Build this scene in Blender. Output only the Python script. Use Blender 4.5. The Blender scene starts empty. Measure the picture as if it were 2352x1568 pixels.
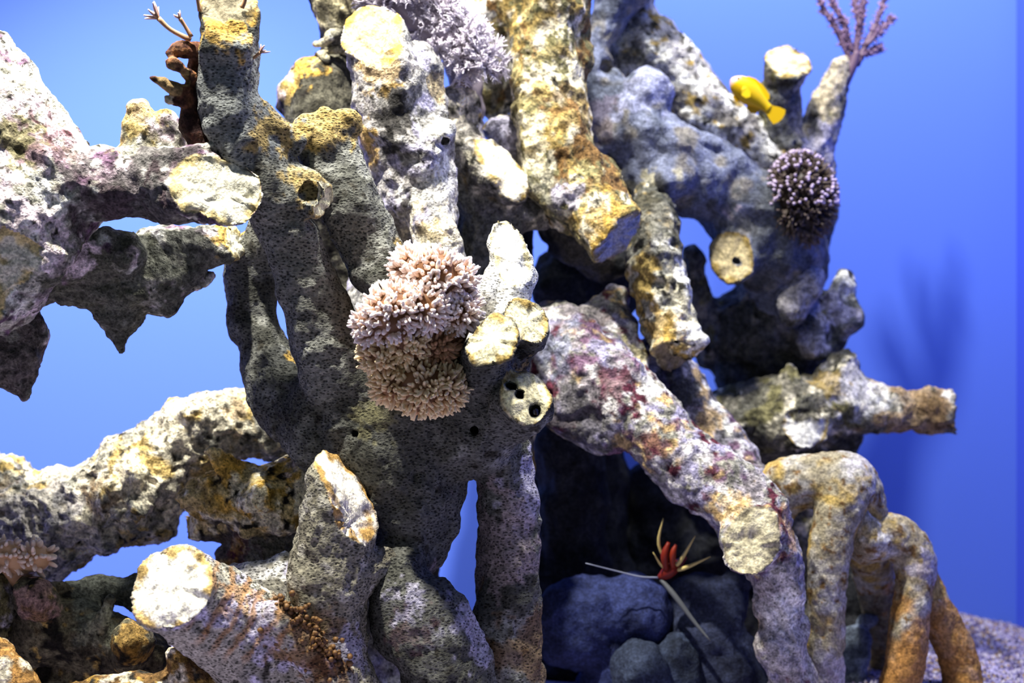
import bpy, math, random
import numpy as np
from mathutils import Vector, Matrix

random.seed(7)
rng = np.random.default_rng(7)
SC = bpy.context.scene
COL = SC.collection

# ------------------------------------------------------------------ camera, light, exposure
CAM_D = 4.0            # camera to the plane y = 0
CZ = 0.83              # camera height above the tank floor
WALL_Y = 0.95
WALL_X = 1.434

cam_d = bpy.data.cameras.new('camera')
cam = bpy.data.objects.new('camera', cam_d)
COL.objects.link(cam)
cam.location = (0, -CAM_D, CZ)
cam.rotation_euler = (math.pi / 2, 0, 0)
cam_d.sensor_width = 36.0
cam_d.lens = 36.0 * CAM_D / 2.352
cam_d.clip_end = 50
cam_d.dof.use_dof = True
cam_d.dof.focus_distance = CAM_D - 0.45
cam_d.dof.aperture_fstop = 1.7
SC.camera = cam

SC.view_settings.view_transform = 'Standard'
SC.view_settings.look = 'None'
SC.view_settings.gamma = 1.0
SC.view_settings.use_curve_mapping = False
SC.view_settings.exposure = 0.0

world = bpy.data.worlds.new('world')
SC.world = world
world.use_nodes = True
bg = world.node_tree.nodes['Background']
bg.inputs['Color'].default_value = (0.62, 0.78, 1.0, 1)
bg.inputs['Strength'].default_value = 0.15


def spot(name, loc, target, energy, cone, radius, color, blend=0.6):
    l = bpy.data.lights.new(name, 'SPOT')
    l.energy = energy
    l.spot_size = math.radians(cone)
    l.spot_blend = blend
    l.shadow_soft_size = radius
    l.color = color
    o = bpy.data.objects.new(name, l)
    COL.objects.link(o)
    o.location = loc
    o.rotation_euler = (Vector(target) - Vector(loc)).to_track_quat('-Z', 'Y').to_euler()
    return o


spot('tank_lamp_middle', (0.278, -0.453, 2.76 + CZ), (0.3, 0.1, 0.4), 500, 114, 0.085, (1.0, 0.98, 0.93))
spot('tank_lamp_side', (-0.95, -1.15, 2.7 + CZ), (-1.1, 0.2, 0.0), 1150, 70, 0.05, (1.0, 0.97, 0.90), 0.7)


fill = bpy.data.lights.new('added_fill_area', 'AREA')  # added area fill, softens the whip coral's shadow on the wall
fill.shape = 'RECTANGLE'
fill.size, fill.size_y = 1.7, 0.35
fill.energy = 52
fill.color = (0.93, 0.96, 1.0)
fill_o = bpy.data.objects.new('added_fill_area', fill)
COL.objects.link(fill_o)
fill_o.location = (0.75, -0.25, 2.6 + CZ)
fill_o.rotation_euler = (math.radians(22), 0, 0)


# ------------------------------------------------------------------ small maths
def S(y):
    return (CAM_D + y) / CAM_D / 1000.0


def P(px, py, y):
    s = S(y)
    return np.array([(px - 1176) * s, y, (784 - py) * s + CZ])


def lin(c):
    c = np.asarray(c, float)
    return np.where(c <= 0.04045, c / 12.92, ((c + 0.055) / 1.055) ** 2.4)


def hash3(i, j, k, seed):
    n = (i.astype(np.int64) * 374761393 + j.astype(np.int64) * 668265263
         + k.astype(np.int64) * 2147483647 + seed * 1274126177) & 0xFFFFFFFF
    n = ((n ^ (n >> 13)) * 1274126177) & 0xFFFFFFFF
    n = ((n ^ (n >> 16)) * 2246822519) & 0xFFFFFFFF
    return ((n ^ (n >> 15)) & 0xFFFF) / 32767.5 - 1.0


def vnoise(p, seed=0):
    f0 = np.floor(p)
    f = p - f0
    f0 = f0.astype(np.int64)
    f = f * f * f * (f * (f * 6 - 15) + 10)
    i, j, k = f0[:, 0], f0[:, 1], f0[:, 2]
    u, v, w = f[:, 0], f[:, 1], f[:, 2]
    r = 0
    for a in (0, 1):
        wa = u if a else 1 - u
        for b in (0, 1):
            wb = v if b else 1 - v
            for c in (0, 1):
                wc = w if c else 1 - w
                r = r + hash3(i + a, j + b, k + c, seed) * wa * wb * wc
    return r


def fbm(p, size, octaves=3, seed=0):
    r, amp, tot = 0, 1.0, 0
    q = p / size
    for o in range(octaves):
        r = r + amp * vnoise(q + 17.3 * o, seed + o * 31)
        tot += amp
        amp *= 0.55
        q = q * 2.03
    return r / tot


def smin(a, b, k):
    h = np.maximum(k - np.abs(a - b), 0) / k
    return np.minimum(a, b) - h * h * k * 0.25


def smooth01(x, a, b):
    t = np.clip((x - a) / (b - a), 0, 1)
    return t * t * (3 - 2 * t)


def catmull(pts, n=3):
    pts = np.asarray(pts, float)
    if len(pts) < 3:
        return pts
    ext = np.vstack([2 * pts[0] - pts[1], pts, 2 * pts[-1] - pts[-2]])
    out = []
    for i in range(1, len(ext) - 2):
        p0, p1, p2, p3 = ext[i - 1], ext[i], ext[i + 1], ext[i + 2]
        for s in range(n):
            t = s / n
            out.append(0.5 * ((2 * p1) + (-p0 + p2) * t + (2 * p0 - 5 * p1 + 4 * p2 - p3) * t * t
                              + (-p0 + 3 * p1 - 3 * p2 + p3) * t ** 3))
    out.append(pts[-1])
    return np.array(out)


# ------------------------------------------------------------------ materials
def new_mat(name):
    m = bpy.data.materials.new(name)
    m.use_nodes = True
    nt = m.node_tree
    for n in list(nt.nodes):
        nt.nodes.remove(n)
    out = nt.nodes.new('ShaderNodeOutputMaterial')
    b = nt.nodes.new('ShaderNodeBsdfPrincipled')
    nt.links.new(b.outputs[0], out.inputs[0])
    b.inputs['Roughness'].default_value = 0.85
    b.inputs['Specular IOR Level'].default_value = 0.15
    return m, nt, b


def mathn(nt, op, a, b=None, c=None):
    n = nt.nodes.new('ShaderNodeMath')
    n.operation = op
    for i, v in enumerate((a, b, c)):
        if v is None:
            continue
        if hasattr(v, 'type'):
            nt.links.new(v, n.inputs[i])
        else:
            n.inputs[i].default_value = v
    return n.outputs[0]


def maprange(nt, v, a, b, c, d, smooth=True):
    n = nt.nodes.new('ShaderNodeMapRange')
    if smooth:
        n.interpolation_type = 'SMOOTHSTEP'
    nt.links.new(v, n.inputs[0])
    for i, x in zip((1, 2, 3, 4), (a, b, c, d)):
        n.inputs[i].default_value = x
    return n.outputs[0]


def rock_mat(name, grain=(0.45, 1.5), pores=0.5, pore_scale=130, pore_size=0.36, bump=0.8, stretch=(1, 1, 1),
             fine=170, spec=0.15, rough=0.85):
    m, nt, b = new_mat(name)
    N, L = nt.nodes, nt.links
    tc = N.new('ShaderNodeTexCoord')
    mp = N.new('ShaderNodeMapping')
    mp.inputs['Scale'].default_value = stretch
    L.new(tc.outputs['Object'], mp.inputs['Vector'])
    at = N.new('ShaderNodeAttribute')
    at.attribute_name = 'Col'
    n1 = N.new('ShaderNodeTexNoise')
    n1.inputs['Scale'].default_value = fine * 0.35
    n1.inputs['Detail'].default_value = 5
    n1.inputs['Roughness'].default_value = 0.65
    L.new(tc.outputs['Object'], n1.inputs['Vector'])
    n2 = N.new('ShaderNodeTexNoise')
    n2.inputs['Scale'].default_value = fine
    n2.inputs['Detail'].default_value = 3
    L.new(mp.outputs[0], n2.inputs['Vector'])
    v = N.new('ShaderNodeTexVoronoi')
    v.inputs['Scale'].default_value = pore_scale
    L.new(mp.outputs[0], v.inputs['Vector'])
    g1 = maprange(nt, n1.outputs[0], 0.32, 0.68, grain[0], grain[1])
    g2 = maprange(nt, n2.outputs[0], 0.33, 0.67, 0.7, 1.3)
    pr = maprange(nt, v.outputs['Distance'], pore_size * 0.6, pore_size, 1 - pores, 1.0)
    g = mathn(nt, 'MULTIPLY', mathn(nt, 'MULTIPLY', g1, g2), pr)
    mx = N.new('ShaderNodeMixRGB')
    mx.blend_type = 'MULTIPLY'
    mx.inputs[0].default_value = 1.0
    L.new(at.outputs['Color'], mx.inputs[1])
    cc = N.new('ShaderNodeCombineColor')
    for i in range(3):
        L.new(g, cc.inputs[i])
    L.new(cc.outputs[0], mx.inputs[2])
    L.new(mx.outputs[0], b.inputs['Base Color'])
    hsum = mathn(nt, 'ADD', mathn(nt, 'ADD', mathn(nt, 'MULTIPLY', n1.outputs[0], 1.0),
                                  mathn(nt, 'MULTIPLY', n2.outputs[0], 0.35)),
                 mathn(nt, 'MULTIPLY', pr, 0.35 * (1 if pores > 0 else 0)))
    bp = N.new('ShaderNodeBump')
    bp.inputs['Strength'].default_value = bump
    bp.inputs['Distance'].default_value = 0.012
    L.new(hsum, bp.inputs['Height'])
    L.new(bp.outputs[0], b.inputs['Normal'])
    b.inputs['Roughness'].default_value = rough
    b.inputs['Specular IOR Level'].default_value = spec
    return m


def flesh_mat(name, sss=0.0, rough=0.5):
    m, nt, b = new_mat(name)
    at = nt.nodes.new('ShaderNodeAttribute')
    at.attribute_name = 'Col'
    nt.links.new(at.outputs['Color'], b.inputs['Base Color'])
    b.inputs['Roughness'].default_value = rough
    b.inputs['Specular IOR Level'].default_value = 0.25
    return m


MAT_ROCK = rock_mat('coral_rock', pores=0.45, pore_scale=95, pore_size=0.28)
MAT_POROUS = rock_mat('porous_coral_skeleton', grain=(0.7, 1.25), pores=0.72, pore_scale=150, pore_size=0.42, bump=0.7,
                      stretch=(0.75, 0.75, 1.25))
MAT_SMOOTH = rock_mat('smooth_coral_rock', grain=(0.65, 1.3), pores=0.15, pore_scale=70, pore_size=0.2, bump=0.5)
MAT_CUT = rock_mat('cut_coral_skeleton', grain=(0.78, 1.2), pores=0.3, pore_scale=60, pore_size=0.15, bump=0.45)
MAT_FLESH = flesh_mat('soft_coral_flesh')
MAT_FISH = flesh_mat('fish_skin', rough=0.4)


def plain_mat(name, col, rough=0.8, spec=0.1, noise=None):
    m, nt, b = new_mat(name)
    b.inputs['Roughness'].default_value = rough
    b.inputs['Specular IOR Level'].default_value = spec
    if noise:
        tc = nt.nodes.new('ShaderNodeTexCoord')
        n = nt.nodes.new('ShaderNodeTexNoise')
        n.inputs['Scale'].default_value = noise[0]
        n.inputs['Detail'].default_value = 4
        nt.links.new(tc.outputs['Object'], n.inputs['Vector'])
        r = nt.nodes.new('ShaderNodeValToRGB')
        r.color_ramp.elements[0].position = 0.35
        r.color_ramp.elements[1].position = 0.65
        r.color_ramp.elements[0].color = (*[c * noise[1] for c in col], 1)
        r.color_ramp.elements[1].color = (*[min(1, c * noise[2]) for c in col], 1)
        nt.links.new(n.outputs[0], r.inputs[0])
        nt.links.new(r.outputs[0], b.inputs['Base Color'])
    else:
        b.inputs['Base Color'].default_value = (*col, 1)
    return m


# ------------------------------------------------------------------ mesh helpers
def raw_mesh(name, verts, faces, mat, cols=None, normals=None, smooth=True):
    me = bpy.data.meshes.new(name)
    verts = np.asarray(verts, np.float32)
    if isinstance(faces, np.ndarray):
        nf, k = faces.shape
        me.vertices.add(len(verts))
        me.vertices.foreach_set('co', verts.ravel())
        me.loops.add(nf * k)
        me.loops.foreach_set('vertex_index', faces.astype(np.int32).ravel())
        me.polygons.add(nf)
        me.polygons.foreach_set('loop_start', np.arange(0, nf * k, k, dtype=np.int32))
        me.update(calc_edges=True)
    else:
        me.from_pydata(verts.tolist(), [], faces)
        me.update()
    if cols is not None:
        a = me.attributes.new('Col', 'FLOAT_COLOR', 'POINT')
        c4 = np.ones((len(verts), 4), np.float32)
        c4[:, :3] = cols
        a.data.foreach_set('color', c4.ravel())
    me.polygons.foreach_set('use_smooth', np.full(len(me.polygons), smooth))
    if normals is not None:
        me.normals_split_custom_set_from_vertices(np.asarray(normals, np.float32))
    if mat:
        me.materials.append(mat)
    return me


def link(name, me, parent=None, kind=None):
    o = bpy.data.objects.new(name, me)
    COL.objects.link(o)
    o.parent = parent
    if kind:
        o['kind'] = kind
    return o


def thing(name, label, cat, loc, group=None):
    o = bpy.data.objects.new(name, None)
    COL.objects.link(o)
    o.empty_display_size = 0.05
    o.location = loc
    o['label'] = label
    o['category'] = cat
    if group:
        o['group'] = group
    return o


def structure(name, verts, faces, mat):
    o = link(name, raw_mesh(name, verts, faces, mat, smooth=False), None, 'structure')
    return o


# ------------------------------------------------------------------ the tank
MAT_WALL = plain_mat('blue_back_panel', (0.11, 0.205, 0.76), rough=0.9, spec=0.05)
MAT_SIDE = plain_mat('blue_side_panel', (0.085, 0.15, 0.78), rough=0.9, spec=0.05)
MAT_FLOOR = plain_mat('gravel_bed', (0.30, 0.27, 0.42), noise=(60, 0.5, 1.5))


def box(x0, x1, y0, y1, z0, z1):
    v = [(x, y, z) for x in (x0, x1) for y in (y0, y1) for z in (z0, z1)]
    f = [(0, 1, 3, 2), (4, 6, 7, 5), (0, 4, 5, 1), (2, 3, 7, 6), (0, 2, 6, 4), (1, 5, 7, 3)]
    return v, f


structure('wall_back', *box(-2.6, WALL_X + 0.05, WALL_Y, WALL_Y + 0.05, -0.05, 2.2), MAT_WALL)
structure('wall_right', *box(WALL_X, WALL_X + 0.05, -1.2, WALL_Y, -0.05, 2.2), MAT_SIDE)
structure('wall_left', *box(-2.65, -2.6, -1.2, WALL_Y + 0.05, -0.05, 2.2), MAT_SIDE)
structure('floor', *box(-2.6, WALL_X, -1.2, WALL_Y, -0.05, 0.0), MAT_FLOOR)


# ------------------------------------------------------------------ reef modeller: blended round limbs, cut flat, then split into parts
class Chain:
    def __init__(self, part, pts, cut=None, k=None, ccol=None, rim=None):
        """part name; pts (px, py, y, radius px); cut = (px, py, y, (nx, ny, nz)) keeps the side behind the normal"""
        self.part = part
        w = np.array([[*P(a, b, c), r * S(c)] for a, b, c, r in pts])
        if len(w) == 1:
            w = np.vstack([w, w + 1e-4])
        self.w = catmull(w, 3) if len(w) > 2 else w
        self.w[:, 3] = np.maximum(self.w[:, 3], 0.003)
        self.k = k
        self.ccol = ccol
        self.rim = rim
        self.cuts = []
        if cut:
            cuts = cut if isinstance(cut, list) else [cut]
            for c in cuts:
                n = np.array(c[3], float)
                self.cuts.append((P(*c[:3]), n / np.linalg.norm(n)))

    def tube(self, X, Y, Z):
        d = None
        w = self.w
        for a, b in zip(w[:-1], w[1:]):
            e = b - a
            L2 = float(e[0] ** 2 + e[1] ** 2 + e[2] ** 2) + 1e-12
            t = np.clip(((X - a[0]) * e[0] + (Y - a[1]) * e[1] + (Z - a[2]) * e[2]) / L2, 0, 1)
            q = np.sqrt((X - a[0] - t * e[0]) ** 2 + (Y - a[1] - t * e[1]) ** 2 + (Z - a[2] - t * e[2]) ** 2) - (a[3] + t * e[3])
            d = q if d is None else np.minimum(d, q)
        return d

    def plane(self, X, Y, Z):
        m = None
        for p, n in self.cuts:
            q = (X - p[0]) * n[0] + (Y - p[1]) * n[1] + (Z - p[2]) * n[2]
            m = q if m is None else np.maximum(m, q)
        return m

    def box(self, pad):
        r = self.w[:, 3:4]
        return (self.w[:, :3] - r).min(0) - pad, (self.w[:, :3] + r).max(0) + pad


def surface_nets(f, org, h):
    ins = f < 0
    nx, ny, nz = f.shape
    cnt = np.zeros((nx - 1, ny - 1, nz - 1), np.int8)
    for a in (0, 1):
        for b in (0, 1):
            for c in (0, 1):
                cnt += ins[a:nx - 1 + a, b:ny - 1 + b, c:nz - 1 + c]
    act = (cnt > 0) & (cnt < 8)
    ci = np.argwhere(act)
    idx = np.full(act.shape, -1, np.int64)
    idx[act] = np.arange(len(ci))
    corners = np.array([(a, b, c) for a in (0, 1) for b in (0, 1) for c in (0, 1)])
    vals = np.stack([f[ci[:, 0] + a, ci[:, 1] + b, ci[:, 2] + c] for a, b, c in corners], 1).astype(np.float64)
    acc = np.zeros((len(ci), 3))
    n = np.zeros(len(ci))
    for i in range(8):
        for j in range(i + 1, 8):
            if np.abs(corners[i] - corners[j]).sum() != 1:
                continue
            va, vb = vals[:, i], vals[:, j]
            m = (va < 0) != (vb < 0)
            t = np.where(m, va / np.where(m, va - vb, 1), 0)
            acc += m[:, None] * (corners[i] + t[:, None] * (corners[j] - corners[i]))
            n += m
    verts = (ci + acc / n[:, None]) * h + org
    quads = []
    for ax in range(3):
        o1, o2 = [(1, 2), (2, 0), (0, 1)][ax]
        sl0 = [slice(1, None)] * 3
        sl1 = [slice(1, None)] * 3
        sl0[ax] = slice(0, -1)
        sl1[ax] = slice(1, None)
        a, b = ins[tuple(sl0)], ins[tuple(sl1)]
        e = np.argwhere(a != b)
        if not len(e):
            continue
        flip = a[tuple(e.T)]
        cell = e.copy()
        cell[:, o1] += 1
        cell[:, o2] += 1
        d1 = np.zeros(3, int); d1[o1] = 1
        d2 = np.zeros(3, int); d2[o2] = 1
        ok = np.ones(len(cell), bool)
        for q in range(3):
            ok &= (cell[:, q] < act.shape[q])
        cell, flip = cell[ok], flip[ok]
        q = np.stack([idx[tuple((cell - d1 - d2).T)], idx[tuple((cell - d2).T)], idx[tuple(cell.T)], idx[tuple((cell - d1).T)]], 1)
        q[~flip] = q[~flip][:, ::-1]
        quads.append(q)
    q = np.vstack(quads)
    return verts, q[(q >= 0).all(1)]


def vert_normals(v, q):
    fn = np.cross(v[q[:, 2]] - v[q[:, 0]], v[q[:, 3]] - v[q[:, 1]])
    n = np.zeros_like(v)
    for c in range(4):
        for ax in range(3):
            n[:, ax] += np.bincount(q[:, c], weights=fn[:, ax], minlength=len(v))
    return n / np.maximum(np.linalg.norm(n, axis=1, keepdims=True), 1e-9)


# pigments
GREY = lin((0.56, 0.55, 0.50)); DGREY = lin((0.37, 0.37, 0.33)); WHITE = lin((0.93, 0.92, 0.88)); CREAM = lin((0.93, 0.89, 0.77))
OCHRE = lin((0.67, 0.57, 0.33)); GOLD = lin((0.78, 0.63, 0.30)); DARK = lin((0.22, 0.21, 0.18)); PURPLE = lin((0.43, 0.33, 0.41))
MAROON = lin((0.33, 0.15, 0.20)); LAV = lin((0.70, 0.68, 0.75)); OLIVE = lin((0.44, 0.42, 0.29)); BROWN = lin((0.46, 0.35, 0.21))
PINKW = lin((0.86, 0.79, 0.81)); BLUEG = lin((0.46, 0.48, 0.55)); BLACK = lin((0.12, 0.11, 0.10)); RUST = lin((0.66, 0.47, 0.24))


def reef(name, label, chains, base=GREY, layers=(), paint=(), holes=(), h=0.0055, k=0.022,
         rough=(0.010, 0.07, 0.005, 0.022, 0.0016, 0.009), ridged=0.0, mat=None, cutmat=None, cutcol=CREAM, rimcol=OCHRE,
         cat='coral rock', seed=1, warp=((0.013, 0.11), (0.006, 0.04)), group=None, floor_clip=True, parent=None, stripe=None):
    pad = k + 3 * h
    lo = np.min([c.box(pad)[0] for c in chains], 0)
    hi = np.max([c.box(pad)[1] for c in chains], 0)
    if floor_clip:
        lo[2] = max(lo[2], -2 * h)
    n = np.ceil((hi - lo) / h).astype(int) + 1
    f = np.full(n, 0.2, np.float32)
    ax = [(lo[i] + np.arange(n[i]) * h).astype(np.float32) for i in range(3)]
    for c in chains:
        a, b = c.box(pad)
        i0 = np.clip(((a - lo) / h).astype(int), 0, n - 1)
        i1 = np.clip(((b - lo) / h).astype(int) + 2, 1, n)
        if (i1 <= i0).any():
            continue
        X = ax[0][i0[0]:i1[0], None, None]; Y = ax[1][None, i0[1]:i1[1], None]; Z = ax[2][None, None, i0[2]:i1[2]]
        d = c.tube(X, Y, Z)
        if c.cuts:
            d = np.maximum(d, c.plane(X, Y, Z))
        sl = tuple(slice(p, q) for p, q in zip(i0, i1))
        f[sl] = smin(f[sl], d.astype(np.float32), c.k or k)
    for hl in holes:
        a, b = hl.box(4 * h)
        i0 = np.clip(((a - lo) / h).astype(int), 0, n - 1)
        i1 = np.clip(((b - lo) / h).astype(int) + 2, 1, n)
        if (i1 <= i0).any():
            continue
        sl = tuple(slice(p, q) for p, q in zip(i0, i1))
        d = hl.tube(ax[0][i0[0]:i1[0], None, None], ax[1][None, i0[1]:i1[1], None], ax[2][None, None, i0[2]:i1[2]])
        f[sl] = np.maximum(f[sl], -d)
    if floor_clip:
        f = np.maximum(f, -ax[2][None, None, :])
    v, q = surface_nets(f, lo, h)
    # which limb is each vertex, is it on a cut?
    X, Y, Z = v.T
    D = np.empty((len(chains), len(v)))
    cutm = np.zeros(len(v), bool)
    rim = np.zeros(len(v))
    ang = np.zeros(len(v))
    for i, c in enumerate(chains):
        t = c.tube(X, Y, Z)
        if c.cuts:
            pl = c.plane(X, Y, Z)
            D[i] = np.maximum(t, pl)
        else:
            D[i] = t
    own = D.argmin(0)
    for i, c in enumerate(chains):
        if not c.cuts:
            continue
        s = own == i
        if not s.any():
            continue
        t = c.tube(X[s], Y[s], Z[s]); pl = c.plane(X[s], Y[s], Z[s])
        on = (pl > -0.7 * h) & (t < 0.25 * h)
        w = np.where(s)[0]
        cutm[w[on]] = True
        R = max(np.max(-t[on]) if on.any() else 1, 0.01)
        rim[w[on]] = 1 + t[on] / R
        pc, nn = c.cuts[0]
        u = np.cross(nn, (0.3, 0.1, 1)); u /= np.linalg.norm(u); vv = np.cross(nn, u)
        g = v[w] - pc
        ang[w] = np.arctan2(g @ vv, g @ u)
    nrm = vert_normals(v, q)
    sd = seed * 101
    a0, s0, a1, s1, a2, s2 = rough
    disp = a0 * fbm(v, s0, 2, sd)
    mid = fbm(v, s1, 2, sd + 7)
    if ridged:
        mid = mid * (1 - ridged) + ridged * (0.45 - np.abs(fbm(v, s1, 2, sd + 9)) * 2.2)
    disp = disp + a1 * mid + a2 * fbm(v, s2, 1, sd + 13)
    radial = vnoise(np.stack([np.cos(ang) * 5, np.sin(ang) * 5, own * 3.1], 1), sd + 3)
    disp = np.where(cutm, disp * 0.8 + radial * 0.004 * smooth01(rim, 0.05, 0.4) - 0.007 * (1 - rim) * vnoise(np.stack([own * 1.7, own * 0.3, own * 0.9], 1), sd) - 0.004, disp)
    v = v + nrm * disp[:, None]
    for amp, size in warp:
        v = v + amp * np.stack([vnoise(v / size, sd + 400 + i * 7) for i in range(3)], 1)
    if floor_clip:
        v[:, 2] = np.maximum(v[:, 2], 0.0005)
    nrm = vert_normals(v, q)
    # pigment, plus the shade that some paint blobs carry
    col = np.tile(np.asarray(base), (len(v), 1))
    for li, (c, size, thr, soft) in enumerate(layers):
        nz = fbm(v, size, 3, sd + 50 + li * 11)
        m = smooth01(nz, thr - soft, thr + soft)[:, None]
        col = col * (1 - m) + np.asarray(c) * m
    for pi, (px, py, y, r, c, st) in enumerate(paint):
        w = r * S(y)
        dd = np.linalg.norm(v - P(px, py, y), axis=1) + fbm(v, max(w * 0.4, 0.02), 3, sd + 300 + pi) * w * 1.1
        m = (smooth01(-dd, -w, -w * 0.75) * st)[:, None]
        col = col * (1 - m) + np.asarray(c) * m
    if stripe:
        p0, p1, period, sc_, rad_ = stripe
        p0, p1 = P(*p0), P(*p1)
        dr = (p1 - p0) / np.linalg.norm(p1 - p0)
        w = np.sin(2 * math.pi * ((v - p0) @ dr + 0.012 * fbm(v, 0.05, 2, sd + 5)) / period)
        fall = smooth01(-np.linalg.norm(v - (p0 + p1) / 2, axis=1), -rad_, -rad_ * 0.6)
        m = (smooth01(w + 0.5 * fbm(v, 0.02, 2, sd + 6), 0.2, 0.7) * fall * 0.8)[:, None]
        col = col * (1 - m) + np.asarray(sc_) * m
    if cutm.any():
        nz = fbm(v, 0.03, 3, sd + 77)
        cc = np.stack([np.asarray(c.ccol if c.ccol is not None else cutcol) for c in chains])[own]
        m = smooth01(rim + 0.5 * nz + 0.15 * radial, 0.72, 1.0)[:, None]
        cc = cc * (1 - m) + np.stack([np.asarray(c.rim if c.rim is not None else rimcol) for c in chains])[own] * m
        g = (1 - 0.35 * smooth01(radial * 0.6 + nz, 0.1, 0.6))[:, None]
        col = np.where(cutm[:, None], cc * g, col)
    # split
    mat = mat or MAT_ROCK
    cutmat = cutmat or MAT_CUT
    org = np.array([v[:, 0].mean(), v[:, 1].mean(), v[:, 2].min()])
    root = thing(name, label, cat, org, group) if parent is None else parent
    if parent is not None:
        org = np.array(parent.location)
    fo = own[q[:, 0]]
    fc = cutm[q].sum(1) >= 2
    made = {}
    second = None
    for i in list(range(len(chains))) * 3:            # a limb stays one piece: stray flecks go to the next nearest limb
        s = np.where(fo == i)[0]
        if not 0 < len(s) < 6000:
            continue
        u, inv = np.unique(q[s], return_inverse=True)
        inv = inv.reshape(-1, 4)
        lab = np.arange(len(u))
        for _ in range(400):
            m = lab[inv].min(1)
            new = lab.copy()
            for cc_ in range(4):
                np.minimum.at(new, inv[:, cc_], m)
            new = new[new]
            if (new == lab).all():
                break
            lab = new
        fl = lab[inv[:, 0]]
        vals, cnts = np.unique(fl, return_counts=True)
        if len(vals) > 1:
            if second is None:
                second = np.argsort(D, 0)[1] if len(chains) > 1 else own
            stray = s[fl != vals[cnts.argmax()]]
            nb = np.zeros(len(v), np.int64) - 1
            rest = fo != i
            for cc_ in range(4):
                nb[q[rest, cc_]] = fo[rest]
            cand = nb[q[stray]].max(1)
            fo[stray] = np.where(cand >= 0, cand, second[q[stray, 0]])
            fc[stray] = False
    for i, c in enumerate(chains):
        for cut in (False, True):
            s = (fo == i) & (fc == cut)
            if s.sum() < 10:
                if s.any():
                    fc[s] = False
                    if not (fo == i).sum() >= 10:
                        fo[s] = max(i - 1, 0)
                s = (fo == i) & (fc == cut)
                if s.sum() < 10:
                    continue
            qq = q[s]
            u, inv = np.unique(qq, return_inverse=True)
            nm = 'cut_face' if cut else c.part
            me = raw_mesh(nm, v[u] - org, inv.reshape(qq.shape), cutmat if cut else mat, col[u], nrm[u])
            o = link(nm, me, root)
            made.setdefault(i, []).append(o)
    return root, made


C = Chain

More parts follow.
